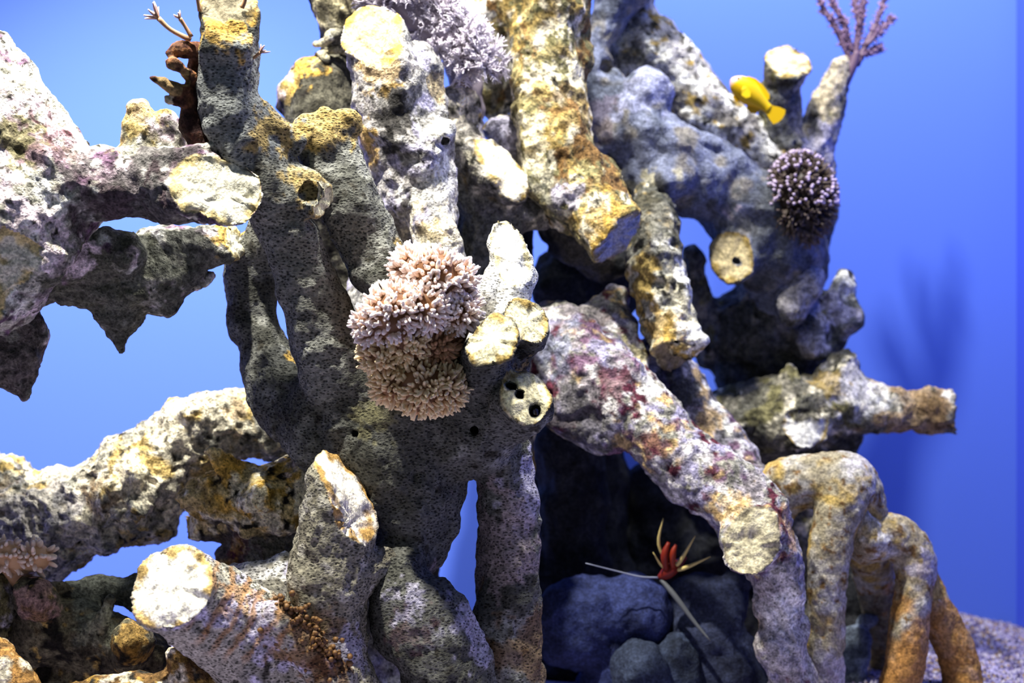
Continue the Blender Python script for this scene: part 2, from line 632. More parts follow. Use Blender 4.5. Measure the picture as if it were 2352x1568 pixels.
# ================================================================== front branching coral in the middle
A_y = -0.35
front, _ = reef('branching_coral', 'large grey porous branching coral in front, carrying the peach soft coral',
    [
        C('trunk', [(760, 930, -0.33, 105), (860, 1010, -0.34, 135), (930, 1100, -0.34, 130), (952, 1200, -0.34, 94), (930, 1300, -0.36, 58)]),
        C('branch', [(518, 10, -0.56, 70), (515, 90, -0.55, 70), (520, 180, -0.53, 68), (535, 270, -0.52, 64), (590, 370, -0.50, 66), (650, 500, -0.47, 68), (715, 670, -0.44, 72), (765, 830, -0.41, 80), (810, 940, -0.37, 95)],
          cut=(522, 58, -0.60, (0.12, -0.78, 0.60)), ccol=lin((0.46, 0.43, 0.35)), rim=GOLD),
        C('branch', [(745, 320, -0.42, 62), (775, 400, -0.42, 66), (815, 490, -0.42, 66), (860, 580, -0.42, 68), (915, 690, -0.42, 74), (940, 820, -0.40, 90), (930, 960, -0.37, 110)]),
        C('branch', [(640, 540, -0.28, 62), (588, 610, -0.24, 66), (578, 700, -0.23, 58), (600, 800, -0.24, 62), (650, 890, -0.28, 84), (740, 970, -0.32, 110)]),
        C('stump', [(640, 430, -0.46, 50), (690, 438, -0.50, 46), (735, 448, -0.53, 44)], cut=(722, 446, -0.54, (0.80, -0.52, -0.15))),
        C('knob', [(705, 292, -0.46, 32)], k=0.008), C('knob', [(742, 270, -0.44, 26)], k=0.008), C('knob', [(790, 286, -0.42, 36)], k=0.008),
        C('knob', [(625, 300, -0.50, 34), (600, 260, -0.5, 22)]), C('knob', [(665, 330, -0.48, 34)]),
        C('stump', [(1050, 930, -0.38, 95), (1105, 850, -0.46, 74), (1128, 785, -0.58, 62), (1132, 755, -0.68, 62)], cut=(1127, 784, -0.60, (0.05, -0.84, 0.54))),
        C('stump', [(1110, 900, -0.36, 80), (1180, 800, -0.40, 62), (1210, 748, -0.48, 60), (1218, 725, -0.58, 60)], cut=(1212, 745, -0.51, (0.30, -0.80, 0.50))),
        C('spike', [(1130, 780, -0.38, 70), (1165, 690, -0.38, 62), (1178, 615, -0.38, 58), (1160, 545, -0.38, 36), (1147, 508, -0.38, 17)], cut=(1185, 600, -0.405, (0.25, -0.85, 0.45)), ccol=WHITE, rim=lin((0.85, 0.80, 0.62))),
        C('knob', [(1105, 690, -0.42, 55)]),
        C('stump', [(1060, 1000, -0.36, 105), (1150, 960, -0.42, 72), (1208, 925, -0.51, 66), (1226, 915, -0.62, 66)], cut=(1220, 922, -0.535, (0.20, -0.84, 0.50)), ccol=lin((0.93, 0.88, 0.70))),
        C('trunk', [(1050, 960, -0.33, 110), (1120, 1020, -0.31, 95), (1162, 1100, -0.30, 76), (1164, 1250, -0.29, 70), (1163, 1400, -0.29, 74), (1165, 1560, -0.29, 88), (1165, 1690, -0.29, 98)]),
        C('trunk', [(918, 1280, -0.38, 62), (916, 1350, -0.42, 82), (975, 1440, -0.44, 105), (1020, 1530, -0.44, 108), (1060, 1690, -0.42, 115)]),
    ],
    base=lin((0.37, 0.37, 0.345)), mat=MAT_POROUS,
    layers=[(lin((0.29, 0.29, 0.26)), 0.10, 0.05, 0.2), (lin((0.50, 0.50, 0.47)), 0.06, 0.28, 0.12), (DARK, 0.025, 0.42, 0.08)],
    paint=[(900, 1060, -0.45, 210, lin((0.32, 0.32, 0.29)), 0.7), (690, 620, -0.47, 230, lin((0.48, 0.48, 0.45)), 0.75), (505, 210, -0.58, 170, lin((0.52, 0.53, 0.52)), 0.75), (520, 75, -0.60, 60, GOLD, 0.8), (620, 300, -0.5, 75, OCHRE, 0.85), (745, 285, -0.44, 80, OCHRE, 0.85), (700, 430, -0.52, 55, OCHRE, 0.6),  # first blob paints in hub shade, second lightens the branch against its shade
           (690, 830, -0.3, 30, GOLD, 0.9), (1160, 640, -0.4, 140, WHITE, 0.8), (1110, 690, -0.44, 80, WHITE, 0.95), (1165, 760, -0.46, 50, BLACK, 0.8),
           (1215, 880, -0.45, 55, OCHRE, 0.7), (930, 590, -0.42, 40, OCHRE, 0.7), (1215, 1100, -0.28, 90, LAV, 0.8), (1130, 1250, -0.33, 110, lin((0.62, 0.56, 0.55)), 0.7),
           (1180, 1480, -0.3, 120, BROWN, 0.6), (960, 1450, -0.5, 60, MAROON, 0.4), (1060, 1460, -0.45, 90, LAV, 0.6), (930, 1380, -0.5, 50, LAV, 0.6),
           (585, 560, -0.26, 40, GOLD, 0.6), (860, 960, -0.45, 50, OLIVE, 0.6)],
    holes=[C('h', [(1236, 946, -0.66, 14), (1230, 950, -0.42, 14)]), C('h', [(1198, 921, -0.66, 13), (1192, 926, -0.44, 13)]), C('h', [(1178, 900, -0.62, 15), (1175, 902, -0.49, 13)]),
           C('h', [(530, 26, -0.62, 48), (536, 44, -0.615, 44)]), C('h', [(715, 432, -0.62, 22), (700, 435, -0.54, 20)]),
           C('h', [(1075, 990, -0.5, 12), (1080, 985, -0.4, 10)]), C('h', [(570, 340, -0.62, 26)]), C('h', [(800, 1010, -0.52, 10), (810, 1010, -0.44, 8)]),
           C('h', [(935, 1100, -0.53, 16), (935, 1100, -0.46, 12)]), C('h', [(1130, 1475, -0.43, 18)])],
    h=0.0048, seed=1, cutcol=lin((0.80, 0.77, 0.64)), rough=(0.010, 0.08, 0.0035, 0.022, 0.0014, 0.009))

# ================================================================== white coral arm at the left edge
reef('white_coral', 'pinkish white coral arm at the left edge ending in a round pale face',
    [
        C('branch', [(-230, 20, -0.40, 90), (-90, 120, -0.44, 95), (20, 260, -0.48, 108), (90, 390, -0.50, 112), (90, 490, -0.50, 120)]),
        C('branch', [(60, 440, -0.50, 125), (200, 425, -0.50, 88), (330, 425, -0.50, 82), (440, 437, -0.54, 80), (525, 442, -0.60, 78)], cut=(508, 440, -0.585, (0.22, -0.93, 0.22))),
        C('trunk', [(60, 470, -0.50, 130), (40, 570, -0.50, 120), (-10, 660, -0.50, 95), (-60, 700, -0.52, 90)], cut=(20, 668, -0.575, (0.15, -0.93, -0.3))),
        C('trunk', [(20, 560, -0.45, 110), (-120, 720, -0.42, 120), (-190, 1000, -0.40, 120), (-210, 1350, -0.38, 130), (-210, 1700, -0.38, 150)]),
        C('stump', [(335, 370, -0.48, 48), (322, 310, -0.48, 44), (312, 268, -0.48, 32)]),
        C('knob', [(395, 330, -0.46, 48), (390, 290, -0.46, 30)]), C('ledge', [(395, 365, -0.54, 24), (440, 360, -0.55, 26), (490, 352, -0.54, 22)], k=0.01),
        C('spur', [(140, 610, -0.40, 62), (210, 590, -0.42, 62), (280, 590, -0.42, 52)]),
        C('spur', [(150, 640, -0.36, 60), (260, 660, -0.36, 60), (370, 650, -0.36, 55), (420, 610, -0.34, 50)]),
        C('spur', [(360, 570, -0.34, 62), (450, 565, -0.34, 52), (560, 550, -0.33, 42)], cut=(528, 555, -0.36, (0.92, -0.30, 0.1))),
        C('spur', [(265, 680, -0.35, 70), (270, 735, -0.34, 44), (280, 802, -0.33, 8)], k=0.012),
        C('spur', [(405, 645, -0.34, 40), (450, 645, -0.33, 26), (495, 634, -0.32, 6)], k=0.012),
        C('spur', [(140, 640, -0.36, 45), (105, 680, -0.35, 22), (76, 705, -0.34, 5)], k=0.012),
        C('knob', [(385, 695, -0.35, 32)]),
        C('spur', [(20, 700, -0.38, 50), (45, 780, -0.37, 60), (40, 850, -0.37, 48), (62, 912, -0.37, 7)]),
        C('spur', [(-20, 760, -0.37, 60), (0, 830, -0.37, 50)]),
    ],
    base=WHITE, layers=[(PINKW, 0.07, 0.0, 0.12), (GREY, 0.045, 0.10, 0.10), (PURPLE, 0.05, 0.34, 0.08), (lin((0.72, 0.70, 0.64)), 0.02, 0.2, 0.1), (DARK, 0.018, 0.42, 0.06)],
    paint=[(80, 320, -0.58, 85, MAROON, 0.7), (15, 320, -0.60, 75, OLIVE, 0.85), (200, 400, -0.56, 60, PURPLE, 0.6), (330, 455, -0.55, 140, lin((0.30, 0.28, 0.28)), 0.9),  # dark blobs below the right limb paint in its shadow
           (240, 485, -0.55, 80, lin((0.3, 0.25, 0.27)), 0.85), (400, 420, -0.56, 60, lin((0.28, 0.22, 0.24)), 0.8), (315, 265, -0.5, 70, OCHRE, 0.8), (330, 320, -0.5, 60, OLIVE, 0.5), (100, 610, -0.5, 80, PURPLE, 0.5),
           (270, 680, -0.40, 150, lin((0.36, 0.36, 0.30)), 0.95), (420, 600, -0.40, 120, DGREY, 0.95), (270, 760, -0.34, 80, DGREY, 0.9), (40, 820, -0.40, 110, lin((0.35, 0.28, 0.29)), 0.9), (-100, 1000, -0.4, 300, DGREY, 0.5),
           (110, 660, -0.37, 60, DGREY, 0.9), (0, 460, -0.6, 30, OLIVE, 0.7), (180, 600, -0.48, 55, PINKW, 0.9), (545, 550, -0.35, 45, GOLD, 0.8)],
    holes=[C('h', [(518, 438, -0.66, 8), (518, 440, -0.6, 5)])],
    h=0.0052, seed=2, cutcol=lin((0.84, 0.82, 0.73)), rimcol=lin((0.80, 0.72, 0.50)), rough=(0.014, 0.07, 0.008, 0.024, 0.0022, 0.010), ridged=0.3)

# ================================================================== lower left yellow arm
reef('knobbly_coral', 'thick yellowish white knobbly coral arm rising from the lower left edge',
    [
        C('branch', [(-260, 1000, 0.05, 100), (-90, 1110, 0.02, 112), (60, 1190, 0.00, 105), (180, 1175, -0.01, 108), (300, 1120, -0.01, 120), (430, 1010, -0.01, 92), (540, 970, 0.00, 78), (660, 990, 0.03, 78), (800, 1040, 0.07, 80)]),
        C('trunk', [(-60, 1180, 0.02, 120), (-140, 1350, 0.05, 120), (-160, 1690, 0.07, 140)]),
        C('knob', [(335, 1165, -0.03, 88)]), C('knob', [(120, 1235, 0.00, 90)]), C('knob', [(545, 925, 0.00, 38)]), C('knob', [(400, 965, -0.05, 42)]), C('knob', [(265, 1055, -0.03, 52)]),
        C('knob', [(310, 1090, -0.11, 40)]), C('knob', [(330, 1170, -0.12, 35)]), C('knob', [(450, 965, -0.08, 35)]),
        C('knob', [(-20, 1090, 0.01, 45)]), C('knob', [(600, 960, 0.01, 45)]), C('knob', [(370, 1100, -0.09, 38)]),
    ],
    base=lin((0.74, 0.71, 0.62)), layers=[(CREAM, 0.05, 0.0, 0.15), (lin((0.74, 0.64, 0.40)), 0.055, 0.18, 0.12), (GREY, 0.03, 0.22, 0.10), (DARK, 0.018, 0.38, 0.07)],
    paint=[(230, 1140, -0.11, 45, BROWN, 0.7), (60, 1200, -0.11, 120, lin((0.6, 0.58, 0.6)), 0.5), (400, 960, -0.08, 60, CREAM, 0.9), (540, 930, -0.03, 60, lin((0.85, 0.76, 0.62)), 0.8), (30, 1150, -0.03, 60, BROWN, 0.5), (310, 1090, -0.13, 50, CREAM, 0.8)],
    h=0.0055, seed=3, ridged=0.6, rough=(0.014, 0.06, 0.012, 0.022, 0.0028, 0.010))

# ================================================================== golden horned piece
reef('horned_coral', 'small golden spotted coral with two horns beside the big grey trunk',
    [
        C('branch', [(500, 1140, -0.19, 58), (580, 1135, -0.19, 64), (680, 1120, -0.19, 74), (760, 1100, -0.19, 66)]),
        C('horn', [(545, 1105, -0.20, 38), (508, 1068, -0.22, 26), (482, 1044, -0.24, 12)]), C('horn', [(490, 1140, -0.19, 46), (440, 1135, -0.21, 30), (414, 1133, -0.22, 10)]),
        C('horn', [(690, 1085, -0.19, 50), (712, 1055, -0.19, 30), (720, 1040, -0.19, 18)]), C('knob', [(600, 1150, -0.25, 42)], ), C('knob', [(570, 1175, -0.21, 45)]), C('knob', [(655, 1165, -0.22, 55)]),
        C('trunk', [(620, 1180, -0.15, 70), (640, 1250, -0.13, 85), (650, 1400, -0.13, 100), (650, 1690, -0.13, 120)]),
        C('spur', [(560, 1200, -0.14, 45), (490, 1205, -0.13, 36), (430, 1200, -0.12, 34)], cut=(447, 1200, -0.14, (-0.9, -0.35, 0.1))),
        C('spur', [(590, 1240, -0.14, 50), (540, 1290, -0.12, 40)]),
    ],
    base=lin((0.82, 0.74, 0.52)), layers=[(GOLD, 0.04, 0.08, 0.12), (CREAM, 0.03, 0.12, 0.1), (BLACK, 0.018, 0.28, 0.06)],
    paint=[(500, 1065, -0.21, 60, GOLD, 0.8), (440, 1135, -0.22, 60, OCHRE, 0.8), (590, 1145, -0.27, 30, CREAM, 1), (720, 1060, -0.21, 55, lin((0.75, 0.68, 0.62)), 0.9), (560, 1220, -0.13, 110, lin((0.30, 0.28, 0.27)), 0.95), (660, 1280, -0.17, 120, DGREY, 0.9), (550, 1260, -0.17, 40, MAROON, 0.6)],
    h=0.0048, seed=4, ridged=0.4, rough=(0.009, 0.05, 0.007, 0.018, 0.0024, 0.008))

# ================================================================== bright sawn stub at the bottom left
reef('sawn_coral', 'thick ringed coral stub with a big bright white sawn face, bottom left',
    [
        C('branch', [(325, 1308, -0.84, 102), (402, 1356, -0.64, 102), (500, 1420, -0.56, 112), (600, 1500, -0.50, 118), (690, 1600, -0.46, 122), (730, 1700, -0.45, 130)], cut=(390, 1350, -0.66, (-0.28, -0.90, 0.42))),
        C('branch', [(520, 1330, -0.42, 36), (600, 1325, -0.42, 42), (690, 1345, -0.42, 55), (720, 1420, -0.42, 70), (700, 1560, -0.42, 90)]),
        C('knob', [(655, 1292, -0.42, 24)]), C('knob', [(640, 1420, -0.60, 40), (700, 1490, -0.58, 46), (760, 1560, -0.56, 52)]),
    ],
    base=lin((0.62, 0.60, 0.54)), mat=MAT_POROUS, layers=[(lin((0.50, 0.49, 0.45)), 0.07, 0.1, 0.12), (LAV, 0.05, 0.25, 0.1), (DARK, 0.02, 0.45, 0.06)],
    paint=[(570, 1360, -0.62, 60, lin((0.72, 0.55, 0.38)), 0.6), (640, 1400, -0.60, 45, BROWN, 0.7), (700, 1470, -0.60, 80, BROWN, 0.85), (760, 1540, -0.58, 60, lin((0.34, 0.22, 0.12)), 0.8), (610, 1325, -0.46, 80, WHITE, 0.8), (600, 1440, -0.62, 60, LAV, 0.7)],
    holes=[C('h', [(400, 1338, -0.74, 7), (405, 1342, -0.68, 5)]), C('h', [(340, 1310, -0.76, 20)]), C('h', [(530, 1545, -0.69, 22)])],
    stripe=((480, 1330, -0.66), (660, 1430, -0.62), 0.034, lin((0.60, 0.45, 0.30)), 0.15), warp=((0.004, 0.10), (0.003, 0.04)), h=0.005, seed=5, cutcol=lin((0.97, 0.95, 0.88)), rimcol=lin((0.85, 0.72, 0.45)), rough=(0.008, 0.06, 0.005, 0.02, 0.0016, 0.009))

# ================================================================== obliquely cut tube
reef('cut_tube_coral', 'porous grey coral tube with a white slanting cut, below the grey trunk',
    [
        C('branch', [(800, 1085, -0.50, 80), (775, 1200, -0.50, 92), (755, 1310, -0.50, 92), (748, 1420, -0.50, 86), (770, 1540, -0.50, 84), (800, 1700, -0.48, 95)], cut=(812, 1195, -0.545, (0.74, -0.36, 0.56))),
        C('branch', [(765, 1330, -0.50, 85), (840, 1310, -0.47, 50), (880, 1290, -0.45, 25)]),
    ],
    base=lin((0.52, 0.50, 0.43)), mat=MAT_POROUS, layers=[(lin((0.42, 0.40, 0.34)), 0.06, 0.1, 0.15), (lin((0.66, 0.64, 0.58)), 0.03, 0.25, 0.1)],
    paint=[(800, 1500, -0.56, 60, LAV, 0.6), (740, 1450, -0.58, 50, BROWN, 0.6)],
    h=0.0048, seed=6, cutcol=lin((0.96, 0.93, 0.86)), rimcol=lin((0.78, 0.62, 0.36)), rough=(0.007, 0.06, 0.004, 0.02, 0.0018, 0.008))

# ================================================================== bottom left corner rocks
reef('dark_rock', 'dark rounded rock with a folded grey plate at the lower left',
    [
        C('boulder', [(60, 1500, -0.30, 40), (110, 1450, -0.28, 70), (220, 1470, -0.28, 72), (330, 1500, -0.28, 62)]),
        C('boulder', [(70, 1560, -0.28, 30), (250, 1600, -0.26, 60), (250, 1690, -0.25, 120)]),
        C('knob', [(88, 1385, -0.34, 52)]), C('knob', [(140, 1350, -0.28, 20)]),
        C('plate', [(140, 1440, -0.24, 42), (180, 1370, -0.23, 45), (240, 1350, -0.22, 42), (310, 1360, -0.22, 45)]),
        C('ledge', [(190, 1470, -0.33, 26), (215, 1440, -0.34, 20), (250, 1390, -0.33, 18)]),
        C('stump', [(300, 1500, -0.33, 50), (310, 1480, -0.37, 55)]),
    ],
    base=lin((0.30, 0.28, 0.23)), layers=[(lin((0.4, 0.38, 0.3)), 0.05, 0.1, 0.12), (BLACK, 0.04, 0.15, 0.1), (OCHRE, 0.02, 0.42, 0.05)],
    paint=[(88, 1385, -0.38, 60, lin((0.62, 0.50, 0.48)), 0.8), (90, 1420, -0.38, 35, BROWN, 0.7), (240, 1360, -0.24, 110, lin((0.36, 0.37, 0.33)), 0.95), (220, 1430, -0.35, 60, lin((0.55, 0.55, 0.47)), 0.8), (310, 1470, -0.4, 60, lin((0.58, 0.46, 0.24)), 0.8)],
    h=0.0055, seed=7)

reef('corner_coral', 'orange tan coral lump in the bottom left corner',
    [C('branch', [(-60, 1700, -0.55, 80), (-20, 1590, -0.55, 75), (-15, 1530, -0.55, 50)]), C('knob', [(40, 1575, -0.56, 42)]), C('knob', [(-10, 1500, -0.54, 30)])],
    base=lin((0.72, 0.54, 0.30)), layers=[(CREAM, 0.04, 0.15, 0.12), (BROWN, 0.03, 0.2, 0.1)], h=0.005, seed=8)

reef('ledge_coral', 'yellow edged coral ledge along the bottom left, under the white sawn stub',
    [C('branch', [(180, 1590, -0.50, 32), (260, 1588, -0.50, 36), (350, 1590, -0.50, 40), (430, 1570, -0.50, 44), (480, 1600, -0.48, 60)]), C('stump', [(410, 1540, -0.52, 28), (400, 1520, -0.52, 20)]),
     C('trunk', [(330, 1620, -0.50, 70), (330, 1700, -0.50, 110)])],
    base=lin((0.70, 0.56, 0.28)), layers=[(CREAM, 0.03, 0.1, 0.12), (BROWN, 0.03, 0.2, 0.1), (DARK, 0.02, 0.35, 0.08)], h=0.005, seed=9)

reef('grey_rock', 'speckled grey rock at the left edge under the yellowish arm',
    [C('boulder', [(-70, 1300, -0.30, 80), (-20, 1380, -0.30, 60), (-30, 1460, -0.30, 50), (-60, 1690, -0.30, 90)])],
    base=GREY, layers=[(LAV, 0.04, 0.1, 0.1), (OLIVE, 0.03, 0.1, 0.1), (DARK, 0.02, 0.3, 0.07)], h=0.0055, seed=10)

# ================================================================== middle: branch with a flat top, behind the soft coral
reef('pale_coral', 'pale grey coral with dark crusts and a yellow flat top, upper middle',
    [
        C('branch', [(855, 60, -0.20, 72), (872, 140, -0.18, 76), (900, 230, -0.16, 94), (935, 330, -0.15, 108), (955, 420, -0.15, 94), (995, 480, -0.18, 64), (1005, 560, -0.20, 52), (1010, 660, -0.18, 55), (1020, 850, -0.12, 90)], cut=(866, 122, -0.235, (-0.10, -0.80, 0.60))),
        C('branch', [(940, 400, -0.12, 95), (900, 480, -0.08, 80), (890, 640, -0.05, 90), (860, 1000, 0.0, 110), (850, 1690, 0.02, 130)]),
        C('stump', [(960, 130, -0.14, 30), (985, 220, -0.13, 34), (1010, 300, -0.16, 36), (1030, 305, -0.22, 30)]),
        C('spur', [(850, 380, -0.18, 22), (835, 330, -0.2, 14), (842, 290, -0.22, 5)], k=0.01), C('spur', [(830, 300, -0.18, 16), (822, 230, -0.18, 8)], k=0.01),
        C('knob', [(1020, 400, -0.17, 34)]),
    ],
    base=lin((0.66, 0.64, 0.62)), layers=[(lin((0.56, 0.55, 0.53)), 0.09, 0.08, 0.2), (LAV, 0.05, 0.28, 0.1), (DARK, 0.016, 0.44, 0.05)],
    paint=[(895, 270, -0.25, 50, BLACK, 0.9), (905, 215, -0.26, 30, BLACK, 0.8), (885, 330, -0.26, 34, BLACK, 0.9), (835, 330, -0.2, 50, GOLD, 0.8), (1000, 540, -0.22, 90, CREAM, 0.8), (985, 520, -0.26, 45, OCHRE, 0.5), (1010, 420, -0.22, 70, WHITE, 0.8),
           (1020, 300, -0.22, 40, WHITE, 0.8), (990, 210, -0.15, 40, OCHRE, 0.5), (865, 160, -0.24, 55, GOLD, 0.5)],
    holes=[C('h', [(1032, 328, -0.27, 13), (1030, 326, -0.2, 10)])],
    h=0.0052, seed=11, cutcol=lin((0.66, 0.61, 0.48)), rimcol=GOLD, mat=MAT_ROCK, rough=(0.010, 0.06, 0.005, 0.02, 0.0016, 0.009))

reef('broken_coral', 'broken pale coral tip with yellow edges between the flat topped and the mossy branch',
    [
        C('branch', [(1045, 240, 0.02, 36), (1075, 330, 0.02, 48), (1125, 380, 0.0, 58), (1175, 430, -0.02, 46)], cut=(1150, 410, -0.05, (0.45, -0.75, 0.35))),
        C('boulder', [(1080, 430, 0.05, 70), (1150, 480, 0.06, 62), (1220, 490, 0.08, 48), (1255, 500, 0.08, 20)]),
        C('spur', [(1040, 220, 0.04, 30), (1085, 260, 0.04, 22), (1100, 300, 0.02, 8)]),
        C('trunk', [(1120, 480, 0.08, 80), (1130, 700, 0.10, 80), (1165, 1100, 0.10, 60), (1165, 1690, 0.10, 64)]),
        C('knob', [(1160, 305, 0.10, 46), (1165, 360, 0.10, 40)]),
    ],
    base=lin((0.58, 0.56, 0.52)), layers=[(CREAM, 0.05, 0.1, 0.1), (OCHRE, 0.04, 0.25, 0.08), (DARK, 0.02, 0.25, 0.07)],
    paint=[(1150, 490, 0.05, 120, lin((0.33, 0.32, 0.30)), 0.8), (1160, 305, 0.06, 60, LAV, 0.9), (1110, 700, 0.1, 260, DGREY, 0.9)],
    h=0.0058, seed=12)

# ================================================================== crusted rock behind, top
reef('crusted_rock', 'dark rock with black and white crust and a yellow shoulder, near the top',
    [
        C('boulder', [(800, -70, 0.06, 95), (785, 10, 0.06, 74), (790, 70, 0.08, 62)]),
        C('boulder', [(740, 190, 0.08, 70), (735, 250, 0.06, 92), (760, 340, 0.06, 100), (800, 600, 0.1, 110), (850, 1100, 0.15, 140), (850, 1690, 0.15, 160)]),
        C('boulder', [(800, 120, 0.12, 70), (790, 180, 0.12, 70)]),
        C('shelf', [(715, 95, 0.02, 7), (750, 80, 0.0, 8), (790, 68, -0.01, 9), (830, 80, 0.0, 8)], k=0.008), C('shelf', [(722, 118, 0.03, 6), (770, 113, 0.01, 6), (820, 120, 0.02, 6)], k=0.008),
        C('shelf', [(735, 118, 0.02, 7), (750, 138, 0.01, 5)], k=0.008),
        C('knob', [(700, 165, 0.06, 36)]), C('spur', [(660, 240, 0.06, 26), (640, 246, 0.06, 8)]), C('knob', [(670, 215, 0.06, 40)]),
    ],
    base=lin((0.28, 0.27, 0.23)), layers=[(lin((0.36, 0.35, 0.3)), 0.05, 0.1, 0.12), (BLACK, 0.05, 0.2, 0.1)],
    paint=[(790, 10, 0.0, 110, lin((0.74, 0.70, 0.55)), 0.9), (760, 40, 0.0, 40, BLACK, 0.6), (740, 20, 0.0, 26, BLACK, 0.6), (800, 50, -0.02, 24, BLACK, 0.5), (760, 92, -0.03, 14, WHITE, 0.9), (700, 170, 0.02, 50, GOLD, 0.95), (680, 200, 0.02, 40, OCHRE, 0.8), (740, 105, 0.0, 45, lin((0.7, 0.68, 0.6)), 0.5), (655, 200, 0.06, 50, PINKW, 0.5)],
    h=0.0055, seed=13, ridged=0.3)

# ================================================================== mossy golden branch
reef('mossy_coral', 'broad upright coral branch coated in golden brown algae, top centre',
    [
        C('branch', [(1275, -120, 0.12, 110), (1270, -20, 0.12, 96), (1262, 100, 0.12, 90), (1268, 230, 0.10, 86), (1285, 340, 0.08, 90), (1335, 430, 0.05, 88), (1395, 510, 0.02, 76), (1440, 580, 0.0, 66)], cut=(1425, 545, 0.0, (0.74, -0.35, -0.58))),
        C('branch', [(1060, 40, 0.20, 36), (1120, 20, 0.18, 45), (1210, 10, 0.15, 70)]),
        C('branch', [(1150, 40, 0.20, 56), (1135, 130, 0.20, 56), (1135, 215, 0.20, 50)], ),
        C('knob', [(1235, 420, 0.05, 46)]), C('knob', [(1300, 450, 0.03, 60)]), C('knob', [(1345, 130, 0.1, 22)]),
    ],
    base=lin((0.70, 0.64, 0.44)), layers=[(OCHRE, 0.09, -0.02, 0.12), (CREAM, 0.05, 0.12, 0.12), (BROWN, 0.06, 0.20, 0.10), (OLIVE, 0.02, 0.22, 0.1), (DARK, 0.014, 0.42, 0.06)],
    paint=[(1320, 250, 0.02, 60, BROWN, 0.5), (1225, 300, 0.0, 50, CREAM, 0.6), (1135, 150, 0.16, 90, lin((0.5, 0.49, 0.45)), 0.9), (1090, 30, 0.16, 60, WHITE, 0.8), (1240, 430, 0.0, 50, DGREY, 0.7), (1300, 450, -0.02, 40, LAV, 0.8), (1270, 480, 0.0, 40, DGREY, 0.6), (1380, 500, -0.05, 60, GOLD, 0.7)],
    h=0.0055, seed=14, cutcol=lin((0.60, 0.62, 0.70)), rimcol=lin((0.6, 0.55, 0.45)), rough=(0.010, 0.07, 0.006, 0.02, 0.0022, 0.009))

# ================================================================== big blue grey branch
reef('blue_grey_coral', 'massive smooth blue grey coral limb sloping down behind the mossy branch',
    [
        C('branch', [(1490, -110, 0.36, 75), (1430, -20, 0.36, 56), (1385, 70, 0.35, 40), (1370, 150, 0.34, 44), (1400, 250, 0.33, 80), (1470, 320, 0.32, 100), (1560, 385, 0.32, 95), (1660, 440, 0.34, 88), (1760, 520, 0.38, 110), (1800, 600, 0.42, 100)]),
        C('knob', [(1460, 280, 0.32, 80), (1490, 225, 0.30, 62), (1500, 205, 0.29, 50)], k=0.012),
        C('branch', [(1400, 300, 0.30, 60), (1420, 400, 0.28, 55), (1460, 430, 0.28, 56), (1490, 455, 0.26, 44)]),
        C('stump', [(1720, 560, 0.36, 66), (1690, 578, 0.30, 56), (1668, 590, 0.24, 52)], cut=(1672, 588, 0.265, (-0.42, -0.88, 0.22))),
        C('knob', [(1620, 345, 0.3, 40)]), C('knob', [(1540, 410, 0.24, 45)]),
        C('branch', [(1745, 540, 0.38, 80), (1772, 630, 0.42, 74), (1795, 690, 0.45, 80)]),
    ],
    base=lin((0.46, 0.48, 0.56)), layers=[(lin((0.38, 0.40, 0.46)), 0.11, 0.05, 0.25), (lin((0.52, 0.50, 0.47)), 0.07, 0.2, 0.15), (lin((0.30, 0.30, 0.31)), 0.06, 0.36, 0.15)],
    paint=[(1380, 280, 0.25, 60, PURPLE, 0.35), (1500, 415, 0.22, 26, lin((0.75, 0.72, 0.6)), 0.8), (1560, 410, 0.22, 24, lin((0.75, 0.72, 0.6)), 0.8), (1680, 490, 0.26, 20, PINKW, 0.8), (1430, 440, 0.25, 50, DARK, 0.8), (1760, 560, 0.30, 110, lin((0.34, 0.35, 0.36)), 0.8), (1495, 200, 0.24, 85, lin((0.64, 0.65, 0.76)), 0.8)],
    holes=[C('h', [(1392, 150, 0.24, 20), (1405, 160, 0.34, 18)]), C('h', [(1682, 590, 0.20, 9), (1686, 590, 0.28, 7)])],
    h=0.006, seed=15, mat=MAT_SMOOTH, cutcol=lin((0.80, 0.73, 0.55)), rimcol=OCHRE, rough=(0.014, 0.08, 0.005, 0.025, 0.0012, 0.010))

# ================================================================== pale branch at the upper right
reef('spotted_coral', 'white speckled coral arm slanting down right of top centre, against the blue',
    [
        C('branch', [(1475, -10, 0.46, 26), (1470, 60, 0.46, 58), (1500, 120, 0.46, 80), (1570, 200, 0.46, 72), (1650, 280, 0.47, 64), (1740, 330, 0.48, 62), (1810, 400, 0.50, 70)]),
        C('branch', [(1480, 100, 0.46, 70), (1430, 130, 0.44, 48), (1400, 145, 0.43, 30)]),
        C('knob', [(1400, 100, 0.44, 26)]), C('knob', [(1735, 300, 0.46, 44)]), C('knob', [(1590, 270, 0.44, 40)]), C('knob', [(1660, 330, 0.46, 40)]),
    ],
    base=lin((0.74, 0.72, 0.70)), layers=[(WHITE, 0.05, 0.05, 0.1), (lin((0.48, 0.46, 0.44)), 0.05, 0.12, 0.1), (OCHRE, 0.03, 0.32, 0.08), (DARK, 0.018, 0.36, 0.06)],
    paint=[(1450, 140, 0.38, 50, DGREY, 0.6), (1420, 90, 0.40, 40, CREAM, 0.8)],
    h=0.006, seed=16, ridged=0.3)

